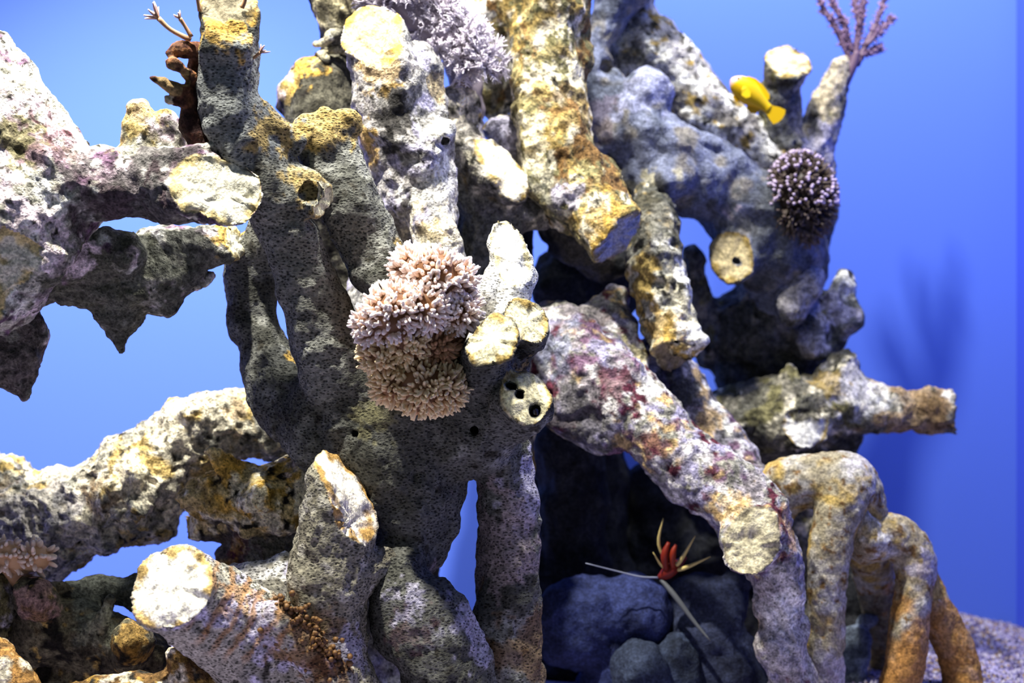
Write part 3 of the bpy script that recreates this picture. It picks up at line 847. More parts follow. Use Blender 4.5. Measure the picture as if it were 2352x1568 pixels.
# ================================================================== right hub with two stumps
reef('twin_stump_coral', 'coral hub with a round capped post and a leaning stump, upper right',
    [
        C('stump', [(1806, 90, 0.40, 50), (1806, 160, 0.42, 50), (1798, 240, 0.45, 47), (1796, 340, 0.47, 52), (1815, 450, 0.50, 85)], cut=(1806, 156, 0.385, (0.02, -0.74, 0.67))),
        C('stump', [(1932, 160, 0.50, 30), (1912, 230, 0.50, 44), (1885, 310, 0.50, 48), (1850, 400, 0.51, 62), (1830, 500, 0.52, 90)]),
        C('trunk', [(1820, 440, 0.52, 85), (1820, 540, 0.52, 88), (1790, 640, 0.52, 95), (1760, 740, 0.53, 110), (1700, 760, 0.54, 100)]),
        C('trunk', [(1620, 730, 0.55, 50), (1680, 760, 0.55, 80), (1780, 790, 0.55, 100), (1840, 800, 0.55, 66), (1860, 840, 0.54, 50)]),
        C('trunk', [(1680, 800, 0.56, 60), (1740, 840, 0.57, 75), (1760, 900, 0.58, 70), (1740, 1050, 0.60, 100), (1740, 1300, 0.62, 130), (1740, 1690, 0.62, 150)]),
        C('stump', [(1862, 570, 0.42, 22), (1848, 620, 0.38, 36), (1830, 685, 0.35, 46), (1824, 710, 0.34, 40)]),
        C('stump', [(1870, 720, 0.48, 40), (1915, 690, 0.46, 40), (1940, 660, 0.45, 30)]), C('knob', [(1935, 735, 0.45, 40)]), C('knob', [(1905, 780, 0.46, 34)]),
        C('stump', [(1860, 740, 0.44, 42), (1862, 790, 0.41, 38)]), C('knob', [(1945, 645, 0.45, 22)]),
        C('knob', [(1690, 870, 0.52, 42), (1684, 868, 0.48, 34)]),
        C('branch', [(1590, 590, 0.45, 22), (1595, 650, 0.46, 26), (1610, 720, 0.5, 40)]),
    ],
    base=lin((0.42, 0.42, 0.42)), layers=[(lin((0.34, 0.34, 0.31)), 0.08, 0.05, 0.15), (lin((0.60, 0.57, 0.52)), 0.05, 0.20, 0.1), (OLIVE, 0.05, 0.25, 0.1), (DARK, 0.03, 0.28, 0.1)],
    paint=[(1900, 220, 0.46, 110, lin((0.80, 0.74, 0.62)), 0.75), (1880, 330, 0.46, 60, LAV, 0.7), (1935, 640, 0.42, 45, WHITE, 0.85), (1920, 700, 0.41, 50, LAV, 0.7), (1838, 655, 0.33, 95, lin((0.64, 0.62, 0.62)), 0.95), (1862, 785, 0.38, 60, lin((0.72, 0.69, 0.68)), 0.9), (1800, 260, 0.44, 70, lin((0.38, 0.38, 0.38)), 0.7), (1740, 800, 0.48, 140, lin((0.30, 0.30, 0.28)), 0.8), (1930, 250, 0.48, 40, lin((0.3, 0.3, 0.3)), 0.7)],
    holes=[C('h', [(1838, 162, 0.30, 6), (1838, 166, 0.40, 5)])],
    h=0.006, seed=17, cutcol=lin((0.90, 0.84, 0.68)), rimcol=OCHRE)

# ================================================================== hanging yellow white branch
reef('hanging_coral', 'yellow and white coral branch hanging down with a ragged knobbed end, right of centre',
    [
        C('branch', [(1500, 440, 0.24, 40), (1500, 530, 0.16, 56), (1508, 610, 0.11, 62), (1528, 700, 0.09, 60), (1550, 780, 0.07, 58), (1560, 840, 0.06, 56)], cut=(1553, 812, 0.06, (0.18, -0.55, -0.82))),
        C('knob', [(1575, 785, 0.05, 40), (1590, 790, 0.04, 34)]),
    ],
    base=lin((0.80, 0.77, 0.66)), layers=[(WHITE, 0.05, 0.05, 0.1), (OCHRE, 0.05, 0.12, 0.1), (GREY, 0.04, 0.2, 0.08), (DARK, 0.018, 0.36, 0.06)],
    paint=[(1500, 480, 0.16, 100, lin((0.25, 0.25, 0.22)), 0.95), (1500, 520, 0.12, 70, lin((0.45, 0.44, 0.40)), 0.7), (1600, 775, 0.02, 40, WHITE, 0.9), (1520, 760, 0.03, 50, GOLD, 0.6)],  # two dark top blobs paint the shadow on the upper branch
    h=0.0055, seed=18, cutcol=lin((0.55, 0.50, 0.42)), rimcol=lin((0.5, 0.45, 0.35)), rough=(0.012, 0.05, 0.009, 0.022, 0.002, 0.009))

# ================================================================== right horizontal arm
reef('side_coral', 'coral arm with a blunt brown end pointing right, lower right of centre',
    [
        C('branch', [(1620, 990, 0.42, 70), (1700, 970, 0.40, 80), (1790, 960, 0.38, 95), (1870, 940, 0.37, 80), (1950, 930, 0.36, 62), (2040, 940, 0.35, 54), (2130, 943, 0.35, 52), (2240, 945, 0.35, 54)], cut=(2200, 945, 0.35, (0.98, -0.15, 0.1))),
        C('stump', [(1930, 920, 0.36, 50), (1932, 860, 0.36, 44), (1935, 830, 0.36, 24)]), C('spur', [(1815, 920, 0.34, 48), (1815, 880, 0.33, 32), (1812, 852, 0.33, 16)]),
        C('stump', [(1820, 970, 0.34, 62), (1842, 975, 0.30, 56), (1850, 977, 0.27, 54)], cut=(1845, 975, 0.275, (0.18, -0.95, 0.25))),
        C('trunk', [(1900, 930, 0.40, 66), (1925, 1000, 0.42, 50), (1900, 1040, 0.44, 55), (1870, 1200, 0.46, 90), (1860, 1690, 0.46, 120)]),
        C('knob', [(1910, 880, 0.35, 40)]),
    ],
    base=lin((0.50, 0.48, 0.42)), layers=[(lin((0.40, 0.39, 0.34)), 0.06, 0.05, 0.12), (CREAM, 0.04, 0.28, 0.08), (OLIVE, 0.05, 0.2, 0.1), (DARK, 0.02, 0.36, 0.06)],
    paint=[(2120, 930, 0.31, 110, lin((0.70, 0.58, 0.42)), 0.75), (2150, 940, 0.30, 45, BROWN, 0.6), (2000, 910, 0.30, 60, WHITE, 0.7), (1950, 880, 0.31, 60, lin((0.80, 0.78, 0.78)), 0.8), (1900, 890, 0.32, 40, OCHRE, 0.7), (2190, 920, 0.32, 30, WHITE, 0.6), (1930, 1010, 0.40, 60, DARK, 0.7)],
    h=0.006, seed=19, cutcol=WHITE, rimcol=OCHRE, rough=(0.009, 0.05, 0.006, 0.02, 0.002, 0.009))

# ================================================================== long purple branch
reef('purple_coral', 'long coral branch blotched with maroon and purple crust, running diagonally',
    [
        C('branch', [(1270, 760, 0.10, 70), (1330, 810, 0.06, 88), (1410, 890, 0.02, 92), (1490, 980, -0.01, 84), (1580, 1065, -0.04, 80), (1680, 1145, -0.07, 82), (1755, 1230, -0.10, 78), (1795, 1330, -0.11, 56), (1800, 1430, -0.10, 50), (1820, 1550, -0.08, 52), (1830, 1690, -0.06, 70)]),
        C('branch', [(1330, 900, 0.04, 80), (1270, 830, 0.08, 70), (1290, 920, 0.06, 60), (1380, 990, 0.02, 60)]),
        C('branch', [(1410, 690, 0.18, 34), (1360, 760, 0.12, 60)]), C('branch', [(1420, 740, 0.14, 50), (1460, 830, 0.08, 40), (1470, 860, 0.06, 20)]),
        C('stump', [(1740, 1190, -0.10, 75), (1722, 1245, -0.17, 70), (1714, 1268, -0.22, 66)], cut=(1716, 1262, -0.205, (-0.05, -0.93, 0.25))),
        C('knob', [(1770, 1390, -0.10, 40), (1840, 1450, -0.1, 26)]), C('knob', [(1790, 1480, -0.1, 48)]),
    ],
    base=lin((0.58, 0.55, 0.56)), layers=[(lin((0.56, 0.54, 0.63)), 0.07, 0.05, 0.12), (lin((0.86, 0.84, 0.82)), 0.045, 0.17, 0.1), (PURPLE, 0.06, 0.20, 0.10), (MAROON, 0.045, 0.27, 0.06), (lin((0.75, 0.64, 0.45)), 0.05, 0.36, 0.1), (GREY, 0.02, 0.25, 0.1)],
    paint=[(1400, 880, -0.07, 45, MAROON, 0.85), (1370, 800, 0.0, 26, MAROON, 0.85), (1500, 1030, -0.09, 34, MAROON, 0.8), (1620, 1140, -0.14, 26, MAROON, 0.8), (1340, 960, 0.0, 90, lin((0.36, 0.35, 0.36)), 0.85), (1500, 1130, 0.0, 60, DGREY, 0.8), (1290, 800, 0.02, 60, BLUEG, 0.7),  # grey blob at lower left and blue grey one above paint in shade
           (1380, 740, 0.1, 60, lin((0.45, 0.43, 0.42)), 0.8), (1690, 1180, -0.15, 50, lin((0.86, 0.72, 0.48)), 0.6), (1780, 1220, -0.15, 60, lin((0.75, 0.58, 0.40)), 0.6), (1810, 1470, -0.14, 170, lin((0.66, 0.64, 0.62)), 0.75), (1810, 1400, -0.15, 50, WHITE, 0.7), (1450, 820, 0.05, 40, lin((0.70, 0.66, 0.42)), 0.6)],
    h=0.0055, seed=20, cutcol=lin((0.80, 0.76, 0.62)), rimcol=lin((0.66, 0.62, 0.5)), rough=(0.010, 0.06, 0.006, 0.022, 0.0018, 0.009))

reef('slender_coral', 'slender lavender spotted coral branch just behind the maroon blotched one',
    [
        C('branch', [(1520, 830, 0.20, 46), (1580, 900, 0.17, 48), (1640, 985, 0.14, 46), (1710, 1080, 0.10, 46), (1765, 1145, 0.05, 42)]),
        C('branch', [(1490, 860, 0.18, 40), (1530, 930, 0.15, 48), (1560, 960, 0.14, 30)]),
    ],
    base=lin((0.64, 0.62, 0.66)), layers=[(WHITE, 0.05, 0.1, 0.1), (PURPLE, 0.04, 0.3, 0.08), (lin((0.36, 0.35, 0.38)), 0.05, 0.12, 0.1), (lin((0.7, 0.6, 0.45)), 0.05, 0.3, 0.1)],
    paint=[(1520, 890, 0.12, 80, lin((0.22, 0.22, 0.22)), 0.85)],
    h=0.0058, seed=21)

# ================================================================== arches at the lower right
reef('arched_coral', 'tall tan arched coral loop standing on one leg, lower right',
    [
        C('arch', [(1770, 1170, 0.06, 54), (1800, 1122, 0.06, 66), (1870, 1100, 0.05, 62), (1940, 1102, 0.05, 62), (1985, 1150, 0.06, 50), (2000, 1230, 0.08, 40)]),
        C('leg', [(1945, 1120, 0.02, 60), (1920, 1200, 0.0, 54), (1902, 1320, -0.01, 47), (1898, 1450, -0.01, 43), (1892, 1580, 0.0, 44), (1890, 1700, 0.0, 54)]),
    ],
    base=lin((0.60, 0.56, 0.46)), mat=MAT_SMOOTH, layers=[(lin((0.68, 0.66, 0.62)), 0.06, 0.05, 0.2), (OCHRE, 0.06, 0.25, 0.15), (BROWN, 0.016, 0.34, 0.08)], warp=((0.005, 0.09),),
    paint=[(1975, 1100, 0.02, 55, lin((0.76, 0.74, 0.76)), 0.6), (1895, 1560, -0.05, 80, LAV, 0.5)],
    h=0.0055, seed=22, rough=(0.006, 0.06, 0.003, 0.02, 0.0015, 0.009))

reef('forked_coral', 'tan forked coral with two orange brown legs at the lower right',
    [
        C('arch', [(1985, 1225, 0.04, 44), (1995, 1245, 0.05, 52), (2040, 1232, 0.06, 52), (2085, 1255, 0.07, 48), (2105, 1310, 0.07, 44)]),
        C('leg', [(2100, 1290, 0.06, 42), (2098, 1380, 0.05, 42), (2085, 1480, 0.04, 46), (2070, 1570, 0.04, 48), (2055, 1690, 0.04, 54)]),
        C('leg', [(2108, 1280, 0.10, 36), (2135, 1360, 0.11, 38), (2172, 1440, 0.12, 44), (2205, 1530, 0.12, 46), (2235, 1690, 0.12, 54)]),
        C('leg', [(1985, 1245, 0.10, 45), (2010, 1340, 0.25, 46), (2040, 1480, 0.34, 50), (2040, 1690, 0.36, 60)]),
        C('spur', [(2000, 1240, 0.01, 30), (1985, 1195, 0.0, 14), (1982, 1180, 0.0, 8)]),
    ],
    base=lin((0.60, 0.55, 0.44)), mat=MAT_SMOOTH, layers=[(lin((0.68, 0.66, 0.62)), 0.05, 0.08, 0.2), (OCHRE, 0.05, 0.2, 0.15), (BROWN, 0.016, 0.32, 0.08)], warp=((0.005, 0.09),),
    paint=[(2070, 1530, 0.0, 180, RUST, 0.8), (2200, 1500, 0.08, 190, RUST, 0.75), (2012, 1235, 0.0, 30, WHITE, 0.8), (2130, 1300, 0.04, 50, LAV, 0.6), (2000, 1210, 0.0, 40, OLIVE, 0.3), (2030, 1400, 0.3, 120, DGREY, 0.7)],
    h=0.0055, seed=23, rough=(0.005, 0.06, 0.003, 0.02, 0.0015, 0.009))

# ================================================================== rocks in the shade
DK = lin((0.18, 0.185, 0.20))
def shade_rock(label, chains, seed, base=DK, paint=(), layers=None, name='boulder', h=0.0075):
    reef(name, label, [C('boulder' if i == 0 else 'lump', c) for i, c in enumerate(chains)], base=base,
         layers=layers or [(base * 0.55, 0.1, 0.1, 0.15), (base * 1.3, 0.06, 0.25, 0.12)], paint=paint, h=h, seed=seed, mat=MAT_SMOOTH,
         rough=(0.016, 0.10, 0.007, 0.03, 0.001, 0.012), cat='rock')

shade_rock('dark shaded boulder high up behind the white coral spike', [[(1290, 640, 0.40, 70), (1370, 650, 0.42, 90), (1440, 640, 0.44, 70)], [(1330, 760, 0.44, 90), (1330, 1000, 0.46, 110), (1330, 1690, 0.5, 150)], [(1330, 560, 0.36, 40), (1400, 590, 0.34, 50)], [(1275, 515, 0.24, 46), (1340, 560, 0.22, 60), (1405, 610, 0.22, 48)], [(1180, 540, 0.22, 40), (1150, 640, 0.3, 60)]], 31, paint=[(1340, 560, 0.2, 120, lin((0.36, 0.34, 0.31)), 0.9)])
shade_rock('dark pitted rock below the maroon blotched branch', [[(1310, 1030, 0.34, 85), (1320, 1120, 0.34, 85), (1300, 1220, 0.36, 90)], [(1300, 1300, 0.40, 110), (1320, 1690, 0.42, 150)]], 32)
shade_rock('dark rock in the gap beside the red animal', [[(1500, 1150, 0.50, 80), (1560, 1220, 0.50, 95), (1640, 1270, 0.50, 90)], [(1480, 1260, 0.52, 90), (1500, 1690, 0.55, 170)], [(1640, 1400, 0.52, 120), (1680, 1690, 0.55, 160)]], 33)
shade_rock('broad smooth boulder on the tank bottom, coloured with blue shade', [[(1290, 1400, 0.12, 62), (1380, 1395, 0.12, 76), (1470, 1410, 0.12, 80)], [(1300, 1470, 0.12, 70), (1420, 1480, 0.14, 75), (1420, 1690, 0.16, 120)]], 34, base=lin((0.16, 0.19, 0.34)))  # blue ambient cast and shade put into the base colour, next two likewise
shade_rock('rock right of the broad smooth boulder, coloured with blue shade', [[(1590, 1380, 0.14, 60), (1650, 1390, 0.14, 62)], [(1620, 1460, 0.12, 85), (1660, 1560, 0.12, 100), (1660, 1690, 0.12, 120)], [(1700, 1330, 0.14, 30)]], 35, base=lin((0.16, 0.18, 0.26)))
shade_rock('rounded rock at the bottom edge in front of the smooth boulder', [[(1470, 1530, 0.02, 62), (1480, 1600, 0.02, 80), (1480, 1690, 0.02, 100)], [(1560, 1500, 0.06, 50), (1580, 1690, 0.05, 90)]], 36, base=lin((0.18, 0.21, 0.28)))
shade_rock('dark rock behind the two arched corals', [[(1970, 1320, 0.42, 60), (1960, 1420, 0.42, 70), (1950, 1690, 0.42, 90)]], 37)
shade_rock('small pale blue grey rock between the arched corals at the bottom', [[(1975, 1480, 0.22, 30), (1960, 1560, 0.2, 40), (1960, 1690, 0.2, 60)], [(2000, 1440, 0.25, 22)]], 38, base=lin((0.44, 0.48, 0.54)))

# ================================================================== soft tissue builders
def unit(a):
    return a / np.maximum(np.linalg.norm(a, axis=-1, keepdims=True), 1e-9)


def fingers(roots, dirs, L, r, cb, ct, bend=0.35, rings=4, sides=5, club=0.9):
    """many tapered curved fingers; returns verts, faces, colours"""
    n = len(roots)
    dirs = unit(np.asarray(dirs, float))
    L = np.broadcast_to(L, (n,)); r = np.broadcast_to(r, (n,))
    side = unit(np.cross(dirs, rng.normal(size=(n, 3))))
    up = np.cross(dirs, side)
    V, Cc = [], []
    for i in range(rings):
        t = i / (rings - 1) * 0.94
        c = roots + dirs * (L * t)[:, None] + side * (L * bend * t * t)[:, None]
        rr = r * (1.0 - (1 - club) * t) * (1 if i < rings - 1 else 0.62)
        for s in range(sides):
            a = 2 * math.pi * s / sides
            V.append(c + (up * math.cos(a) + np.cross(dirs, up) * math.sin(a)) * rr[:, None])
            Cc.append(np.tile(cb * (1 - t) + ct * t, (n, 1)))
    V.append(roots + dirs * L[:, None] + side * (L * bend)[:, None])
    Cc.append(np.tile(ct, (n, 1)))
    m = rings * sides + 1
    V = np.stack(V, 1).reshape(-1, 3); Cc = np.stack(Cc, 1).reshape(-1, 3)
    f = []
    for i in range(rings - 1):
        for s in range(sides):
            s2 = (s + 1) % sides
            f.append((i * sides + s, i * sides + s2, (i + 1) * sides + s2, (i + 1) * sides + s))
    for s in range(sides):
        s2 = (s + 1) % sides
        f.append(((rings - 1) * sides + s, (rings - 1) * sides + s2, m - 1, m - 1))
    f = np.array(f)
    F = (f[None] + (np.arange(n) * m)[:, None, None]).reshape(-1, 4)
    quads = [tuple(x) if x[2] != x[3] else tuple(x[:3]) for x in F.tolist()]
    return V, quads, Cc


def tube(pts, sides=8, caps=True):
    """pts: (n, 4) centre and radius"""
    p = catmull(np.asarray(pts, float), 4)
    c, r = p[:, :3], p[:, 3]
    t = unit(np.gradient(c, axis=0))
    ref = np.array((0.31, 0.87, 0.21))
    u = unit(np.cross(t, ref)); w = np.cross(t, u)
    V = []
    for s in range(sides):
        a = 2 * math.pi * s / sides
        V.append(c + (u * math.cos(a) + w * math.sin(a)) * r[:, None])
    V = np.stack(V, 1).reshape(-1, 3)
    n = len(c)
    F = [(i * sides + s, i * sides + (s + 1) % sides, (i + 1) * sides + (s + 1) % sides, (i + 1) * sides + s) for i in range(n - 1) for s in range(sides)]
    if caps:
        F.append(tuple(range(sides))[::-1]); F.append(tuple((n - 1) * sides + s for s in range(sides)))
    return V, F, np.linspace(0, 1, n).repeat(sides)


def pxtube(pts, sides=8):
    return tube([[*P(a, b, c), d * S(c)] for a, b, c, d in pts], sides)


def put(name, data, mat, col, root, kind=None):
    V, F, t = data
    o = np.array(root.location) if root.parent is None else np.array(root.parent.location)
    cc = np.tile(col, (len(V), 1)) if np.ndim(col) == 1 else col
    return link(name, raw_mesh(name, V - o, F, mat, cc), root, kind)


def sphere_dirs(n, ok):
    d = unit(rng.normal(size=(n * 4, 3)))
    return d[ok(d)][:n]


# ================================================================== peach soft coral in the middle
PEACH_B = lin((0.86, 0.71, 0.57)); PEACH_T = lin((0.99, 0.94, 0.92)); AMBER_T = lin((0.97, 0.88, 0.68))
lobes = [((960, 770, -0.50, 55), (1000, 640, -0.55, 62)), ((940, 760, -0.50, 50), (945, 615, -0.54, 40)), ((1000, 740, -0.50, 50), (1045, 645, -0.54, 42)),
         ((950, 800, -0.50, 60), (905, 720, -0.58, 62)), ((930, 800, -0.50, 50), (862, 745, -0.57, 42)), ((960, 780, -0.50, 60), (970, 705, -0.58, 52)),
         ((1010, 800, -0.48, 50), (1050, 715, -0.54, 44)), ((990, 820, -0.48, 50), (1000, 790, -0.535, 44)), ((950, 800, -0.48, 50), (935, 785, -0.56, 44)), ((930, 830, -0.48, 50), (880, 815, -0.55, 44)), ((960, 840, -0.48, 60), (968, 890, -0.54, 58)),
         ((980, 850, -0.48, 55), (1020, 890, -0.53, 46)), ((930, 850, -0.48, 50), (905, 880, -0.53, 42))]
soft, made = reef('soft_coral', 'peach soft coral with stubby finger polyps on the big grey branching coral', [C('lobe', l) for l in lobes],
                  base=lin((0.42, 0.28, 0.17)), layers=[(lin((0.58, 0.42, 0.28)), 0.05, 0.15, 0.2)], h=0.006, k=0.012, seed=40, mat=MAT_FLESH, cat='soft coral', floor_clip=False,
                  rough=(0.004, 0.05, 0.003, 0.02, 0.001, 0.01), warp=())
for i, l in enumerate(lobes):
    if i not in made:
        continue
    c = P(*l[1][:3]); r = l[1][3] * S(l[1][2])
    d = sphere_dirs(int(60 + 4.5 * l[1][3]), lambda q: (q[:, 1] < 0.45))
    root = c + d * r * 0.92
    keep = np.ones(len(d), bool)
    for j, m2 in enumerate(lobes):
        if j != i:
            keep &= np.linalg.norm(root - P(*m2[1][:3]), axis=1) > m2[1][3] * S(m2[1][2]) * 0.95
    d, root = d[keep], root[keep]
    n = len(d)
    low = l[1][1] > 775
    V, F, cc = fingers(root, d + rng.normal(size=(n, 3)) * 0.3 + np.array((0, -0.1, 0.15)), rng.uniform(0.012, 0.027, n), rng.uniform(0.0032, 0.0056, n), PEACH_B, (lin((0.62, 0.45, 0.30)) if l[1][:2] == (1000, 790) else AMBER_T) if low else PEACH_T, bend=0.25)
    par = made[i][0]
    link('finger_polyps', raw_mesh('finger_polyps', V - np.array(soft.location), F, MAT_FLESH, cc), par, 'stuff')


# ================================================================== feathery polyps
def polyp_mesh(stalk, sr, tl, tr, nt, cs, ct, spread=0.9):
    V, F, _ = tube([(0, 0, 0, sr), (0.1 * stalk * rng.normal(), 0.1 * stalk * rng.normal(), stalk * 0.5, sr * 0.85), (0, 0, stalk, sr * 1.25)], 6)
    F = list(F); cc = [np.tile(cs, (len(V), 1))]
    a = np.arange(nt) / nt * 2 * math.pi + rng.uniform(0, 1)
    d = np.stack([np.cos(a) * spread, np.sin(a) * spread, np.full(nt, 0.75)], 1) + rng.normal(size=(nt, 3)) * 0.12
    v2, f2, c2 = fingers(np.tile((0, 0, stalk * 0.97), (nt, 1)) + d * sr * 0.6, d, rng.uniform(0.85, 1.15, nt) * tl, tr, cs, ct, bend=0.3, rings=4, sides=4, club=0.75)
    # short side barbs along each arm
    b0 = []; bd = []
    for q in range(nt):
        for t in (0.35, 0.55, 0.75, 0.92):
            for s in (-1, 1):
                sd_ = np.cross(d[q], (0, 0, 1.0)) * s
                b0.append((0, 0, stalk * 0.97) + unit(d[q]) * tl * t); bd.append(sd_ + d[q] * 0.6)
    v3, f3, c3 = fingers(np.array(b0), np.array(bd), tl * 0.22, tr * 0.5, ct, ct, bend=0.1, rings=2, sides=3)
    out_v = [V, v2, v3]; out_f = []
    off = 0
    for vv, ff in ((V, F), (v2, f2), (v3, f3)):
        out_f += [tuple(i + off for i in x) for x in ff]
        off += len(vv)
    return np.vstack(out_v), out_f, np.vstack([cc[0], c2, c3])


XB = lin((0.58, 0.53, 0.55)); XT = lin((0.86, 0.83, 0.87))
xen, _ = reef('feathery_soft_coral', 'lavender soft coral tuft with feathery polyps at the top, beside the golden branch',
              [C('base', [(890, -40, -0.03, 34), (960, 35, -0.03, 42), (1030, 92, -0.01, 38), (1085, 140, 0.02, 26)]), C('base', [(1000, -60, 0.05, 50), (1030, 40, 0.05, 50), (1060, 130, 0.08, 40), (1075, 260, 0.10, 36)])],
              base=lin((0.50, 0.46, 0.50)), layers=[(lin((0.62, 0.58, 0.64)), 0.04, 0.1, 0.15)], h=0.007, seed=41, mat=MAT_FLESH, cat='soft coral', floor_clip=False, warp=())
xmesh = [raw_mesh('polyp', *[(v, f) for v, f, c in [pm]][0], MAT_FLESH, pm[2]) for pm in [polyp_mesh(0.035, 0.0045, 0.036, 0.0028, 8, XB, XT) for _ in range(5)]]
n = 0
while n < 170:
    t = rng.uniform(-0.15, 1)
    cx, cy = 880 + 210 * t, -40 + 185 * t
    d = unit(rng.normal(size=3) + np.array((0.25, -0.5, 0.15)))
    if d[1] > 0.35:
        continue
    rr = (46 - 18 * t)
    root = P(cx, cy, -0.03 + 0.05 * t) + d * rr * S(0) * 0.9
    o = link('polyp', xmesh[n % 5], xen)
    dd = unit(d + np.array((0.35, -0.1, 0.15)))
    q = Vector(dd).to_track_quat('Z', 'Y') @ Matrix.Rotation(rng.uniform(0, 6.3), 3, 'Z').to_quaternion()
    sc = rng.uniform(0.75, 1.15)
    o.matrix_local = Matrix.LocRotScale(Vector(root - np.array(xen.location)), q, Vector((sc, sc, sc)))
    n += 1


def stalked(label, base, mid, tip, y, sr, tl, tr, cs=lin((0.62, 0.48, 0.36)), ct=lin((0.82, 0.72, 0.74)), nt=8):
    b = P(*base, y)
    root = thing('stalked_polyp', label, 'polyp', b, 'stalked polyps on the tall grey branch')
    V, F, t = pxtube([(*base, y, sr * 1.25), (*mid, y - 0.005, sr), (*tip, y - 0.01, sr * 1.2)], 8)
    put('stalk', (V, F, t), MAT_FLESH, cs, root)
    d = unit(P(*tip, y) - P(*mid, y))
    a = np.arange(nt) / nt * 2 * math.pi
    u = unit(np.cross(d, (0.1, 1, 0.2))); w = np.cross(d, u)
    dirs = d[None] * 0.9 + np.cos(a)[:, None] * u * 0.75 + np.sin(a)[:, None] * w * 0.75
    r0 = P(*tip, y - 0.01)
    for k in range(nt):
        V, F, cc = fingers(r0[None] + dirs[k:k + 1] * 0.002, dirs[k:k + 1], tl * S(y) * rng.uniform(0.85, 1.15), tr * S(y), cs, ct, bend=0.15, rings=4, sides=5, club=0.8)
        link('tentacle', raw_mesh('tentacle', V - b, F, MAT_FLESH, cc), root)


stalked('long brown stalked polyp with a splayed hand of tentacles, left of the tall branch', (438, 92), (392, 68), (364, 42), -0.55, 5.5, 34, 3.6)
stalked('short dark stalked polyp just above the brown sponge', (440, 85), (425, 60), (413, 42), -0.57, 4.5, 14, 2.5, nt=6)
stalked('tiny pale polyp on the right side of the tall grey branch', (572, 140), (586, 130), (598, 120), -0.56, 3.6, 18, 2.6, nt=6)
stalked('thin polyp stalk at the left rim of the tall grey branch top', (459, 26), (454, 0), (450, -30), -0.58, 4.2, 26, 3)
stalked('thin polyp stalk at the right rim of the tall grey branch top', (556, 18), (563, 0), (566, -30), -0.58, 4.5, 26, 3)

# ================================================================== brown sponge on the tall branch
sp, _ = reef('tube_sponge', 'dark brown lumpy sponge on the left side of the tall grey branch',
    [C('lobe', [(445, 120, -0.55, 20), (415, 112, -0.56, 20), (392, 122, -0.57, 12)]), C('lobe', [(440, 180, -0.55, 15), (418, 160, -0.57, 12), (398, 147, -0.58, 17)]),
     C('tube', [(440, 215, -0.54, 16), (400, 203, -0.57, 17), (372, 190, -0.58, 11), (346, 180, -0.59, 5)]), C('lobe', [(425, 235, -0.55, 14), (392, 230, -0.56, 10), (384, 226, -0.56, 6)]),
     C('base', [(450, 110, -0.53, 18), (448, 170, -0.53, 20), (440, 230, -0.53, 22), (438, 290, -0.53, 26), (460, 330, -0.52, 26)])],
    base=lin((0.36, 0.23, 0.17)), layers=[(lin((0.24, 0.15, 0.13)), 0.03, 0.1, 0.1), (lin((0.55, 0.38, 0.25)), 0.02, 0.28, 0.1)],
    paint=[(385, 192, -0.58, 40, lin((0.52, 0.44, 0.30)), 0.9), (400, 145, -0.58, 26, lin((0.52, 0.38, 0.28)), 0.8), (405, 108, -0.57, 26, lin((0.48, 0.34, 0.26)), 0.7), (388, 228, -0.56, 18, lin((0.75, 0.70, 0.6)), 0.8), (450, 290, -0.55, 60, lin((0.17, 0.11, 0.11)), 0.8)],
    h=0.0032, k=0.008, rough=(0.003, 0.03, 0.002, 0.01, 0.0008, 0.006), seed=42, cat='sponge', mat=MAT_SMOOTH, floor_clip=False, warp=((0.003, 0.03),))

# ================================================================== dark tentacled ball
ball, bm = reef('button_polyp_colony', 'dark olive ball of short tentacles with pale violet tips on the right hub',
    [C('body', [(1825, 410, 0.31, 50), (1838, 455, 0.30, 60), (1852, 515, 0.31, 46)])], base=lin((0.22, 0.18, 0.14)), h=0.006, seed=43, mat=MAT_FLESH, cat='polyp colony', floor_clip=False, warp=())
bc = P(1838, 458, 0.31)
d = sphere_dirs(900, lambda q: q[:, 1] < 0.5)
roots = bc + d * np.array((0.080, 0.080, 0.112)) * 0.88
V, F, cc = fingers(roots, d + rng.normal(size=d.shape) * 0.25, rng.uniform(0.016, 0.032, len(d)), 0.0034, lin((0.22, 0.18, 0.13)), lin((0.46, 0.40, 0.36)), bend=0.2)
link('tentacles', raw_mesh('tentacles', V - np.array(ball.location), F, MAT_FLESH, cc), ball, 'stuff')
sel = d[:, 2] > -0.15
rt = roots[sel][:230] + unit(d[sel][:230]) * 0.020
V, F, cc = fingers(rt, d[sel][:230], 0.007, 0.0036, lin((0.72, 0.64, 0.78)), lin((0.88, 0.80, 0.90)), bend=0.0, rings=3, sides=6, club=1.2)
link('tentacle_tips', raw_mesh('tentacle_tips', V - np.array(ball.location), F, MAT_FLESH, cc), ball, 'stuff')

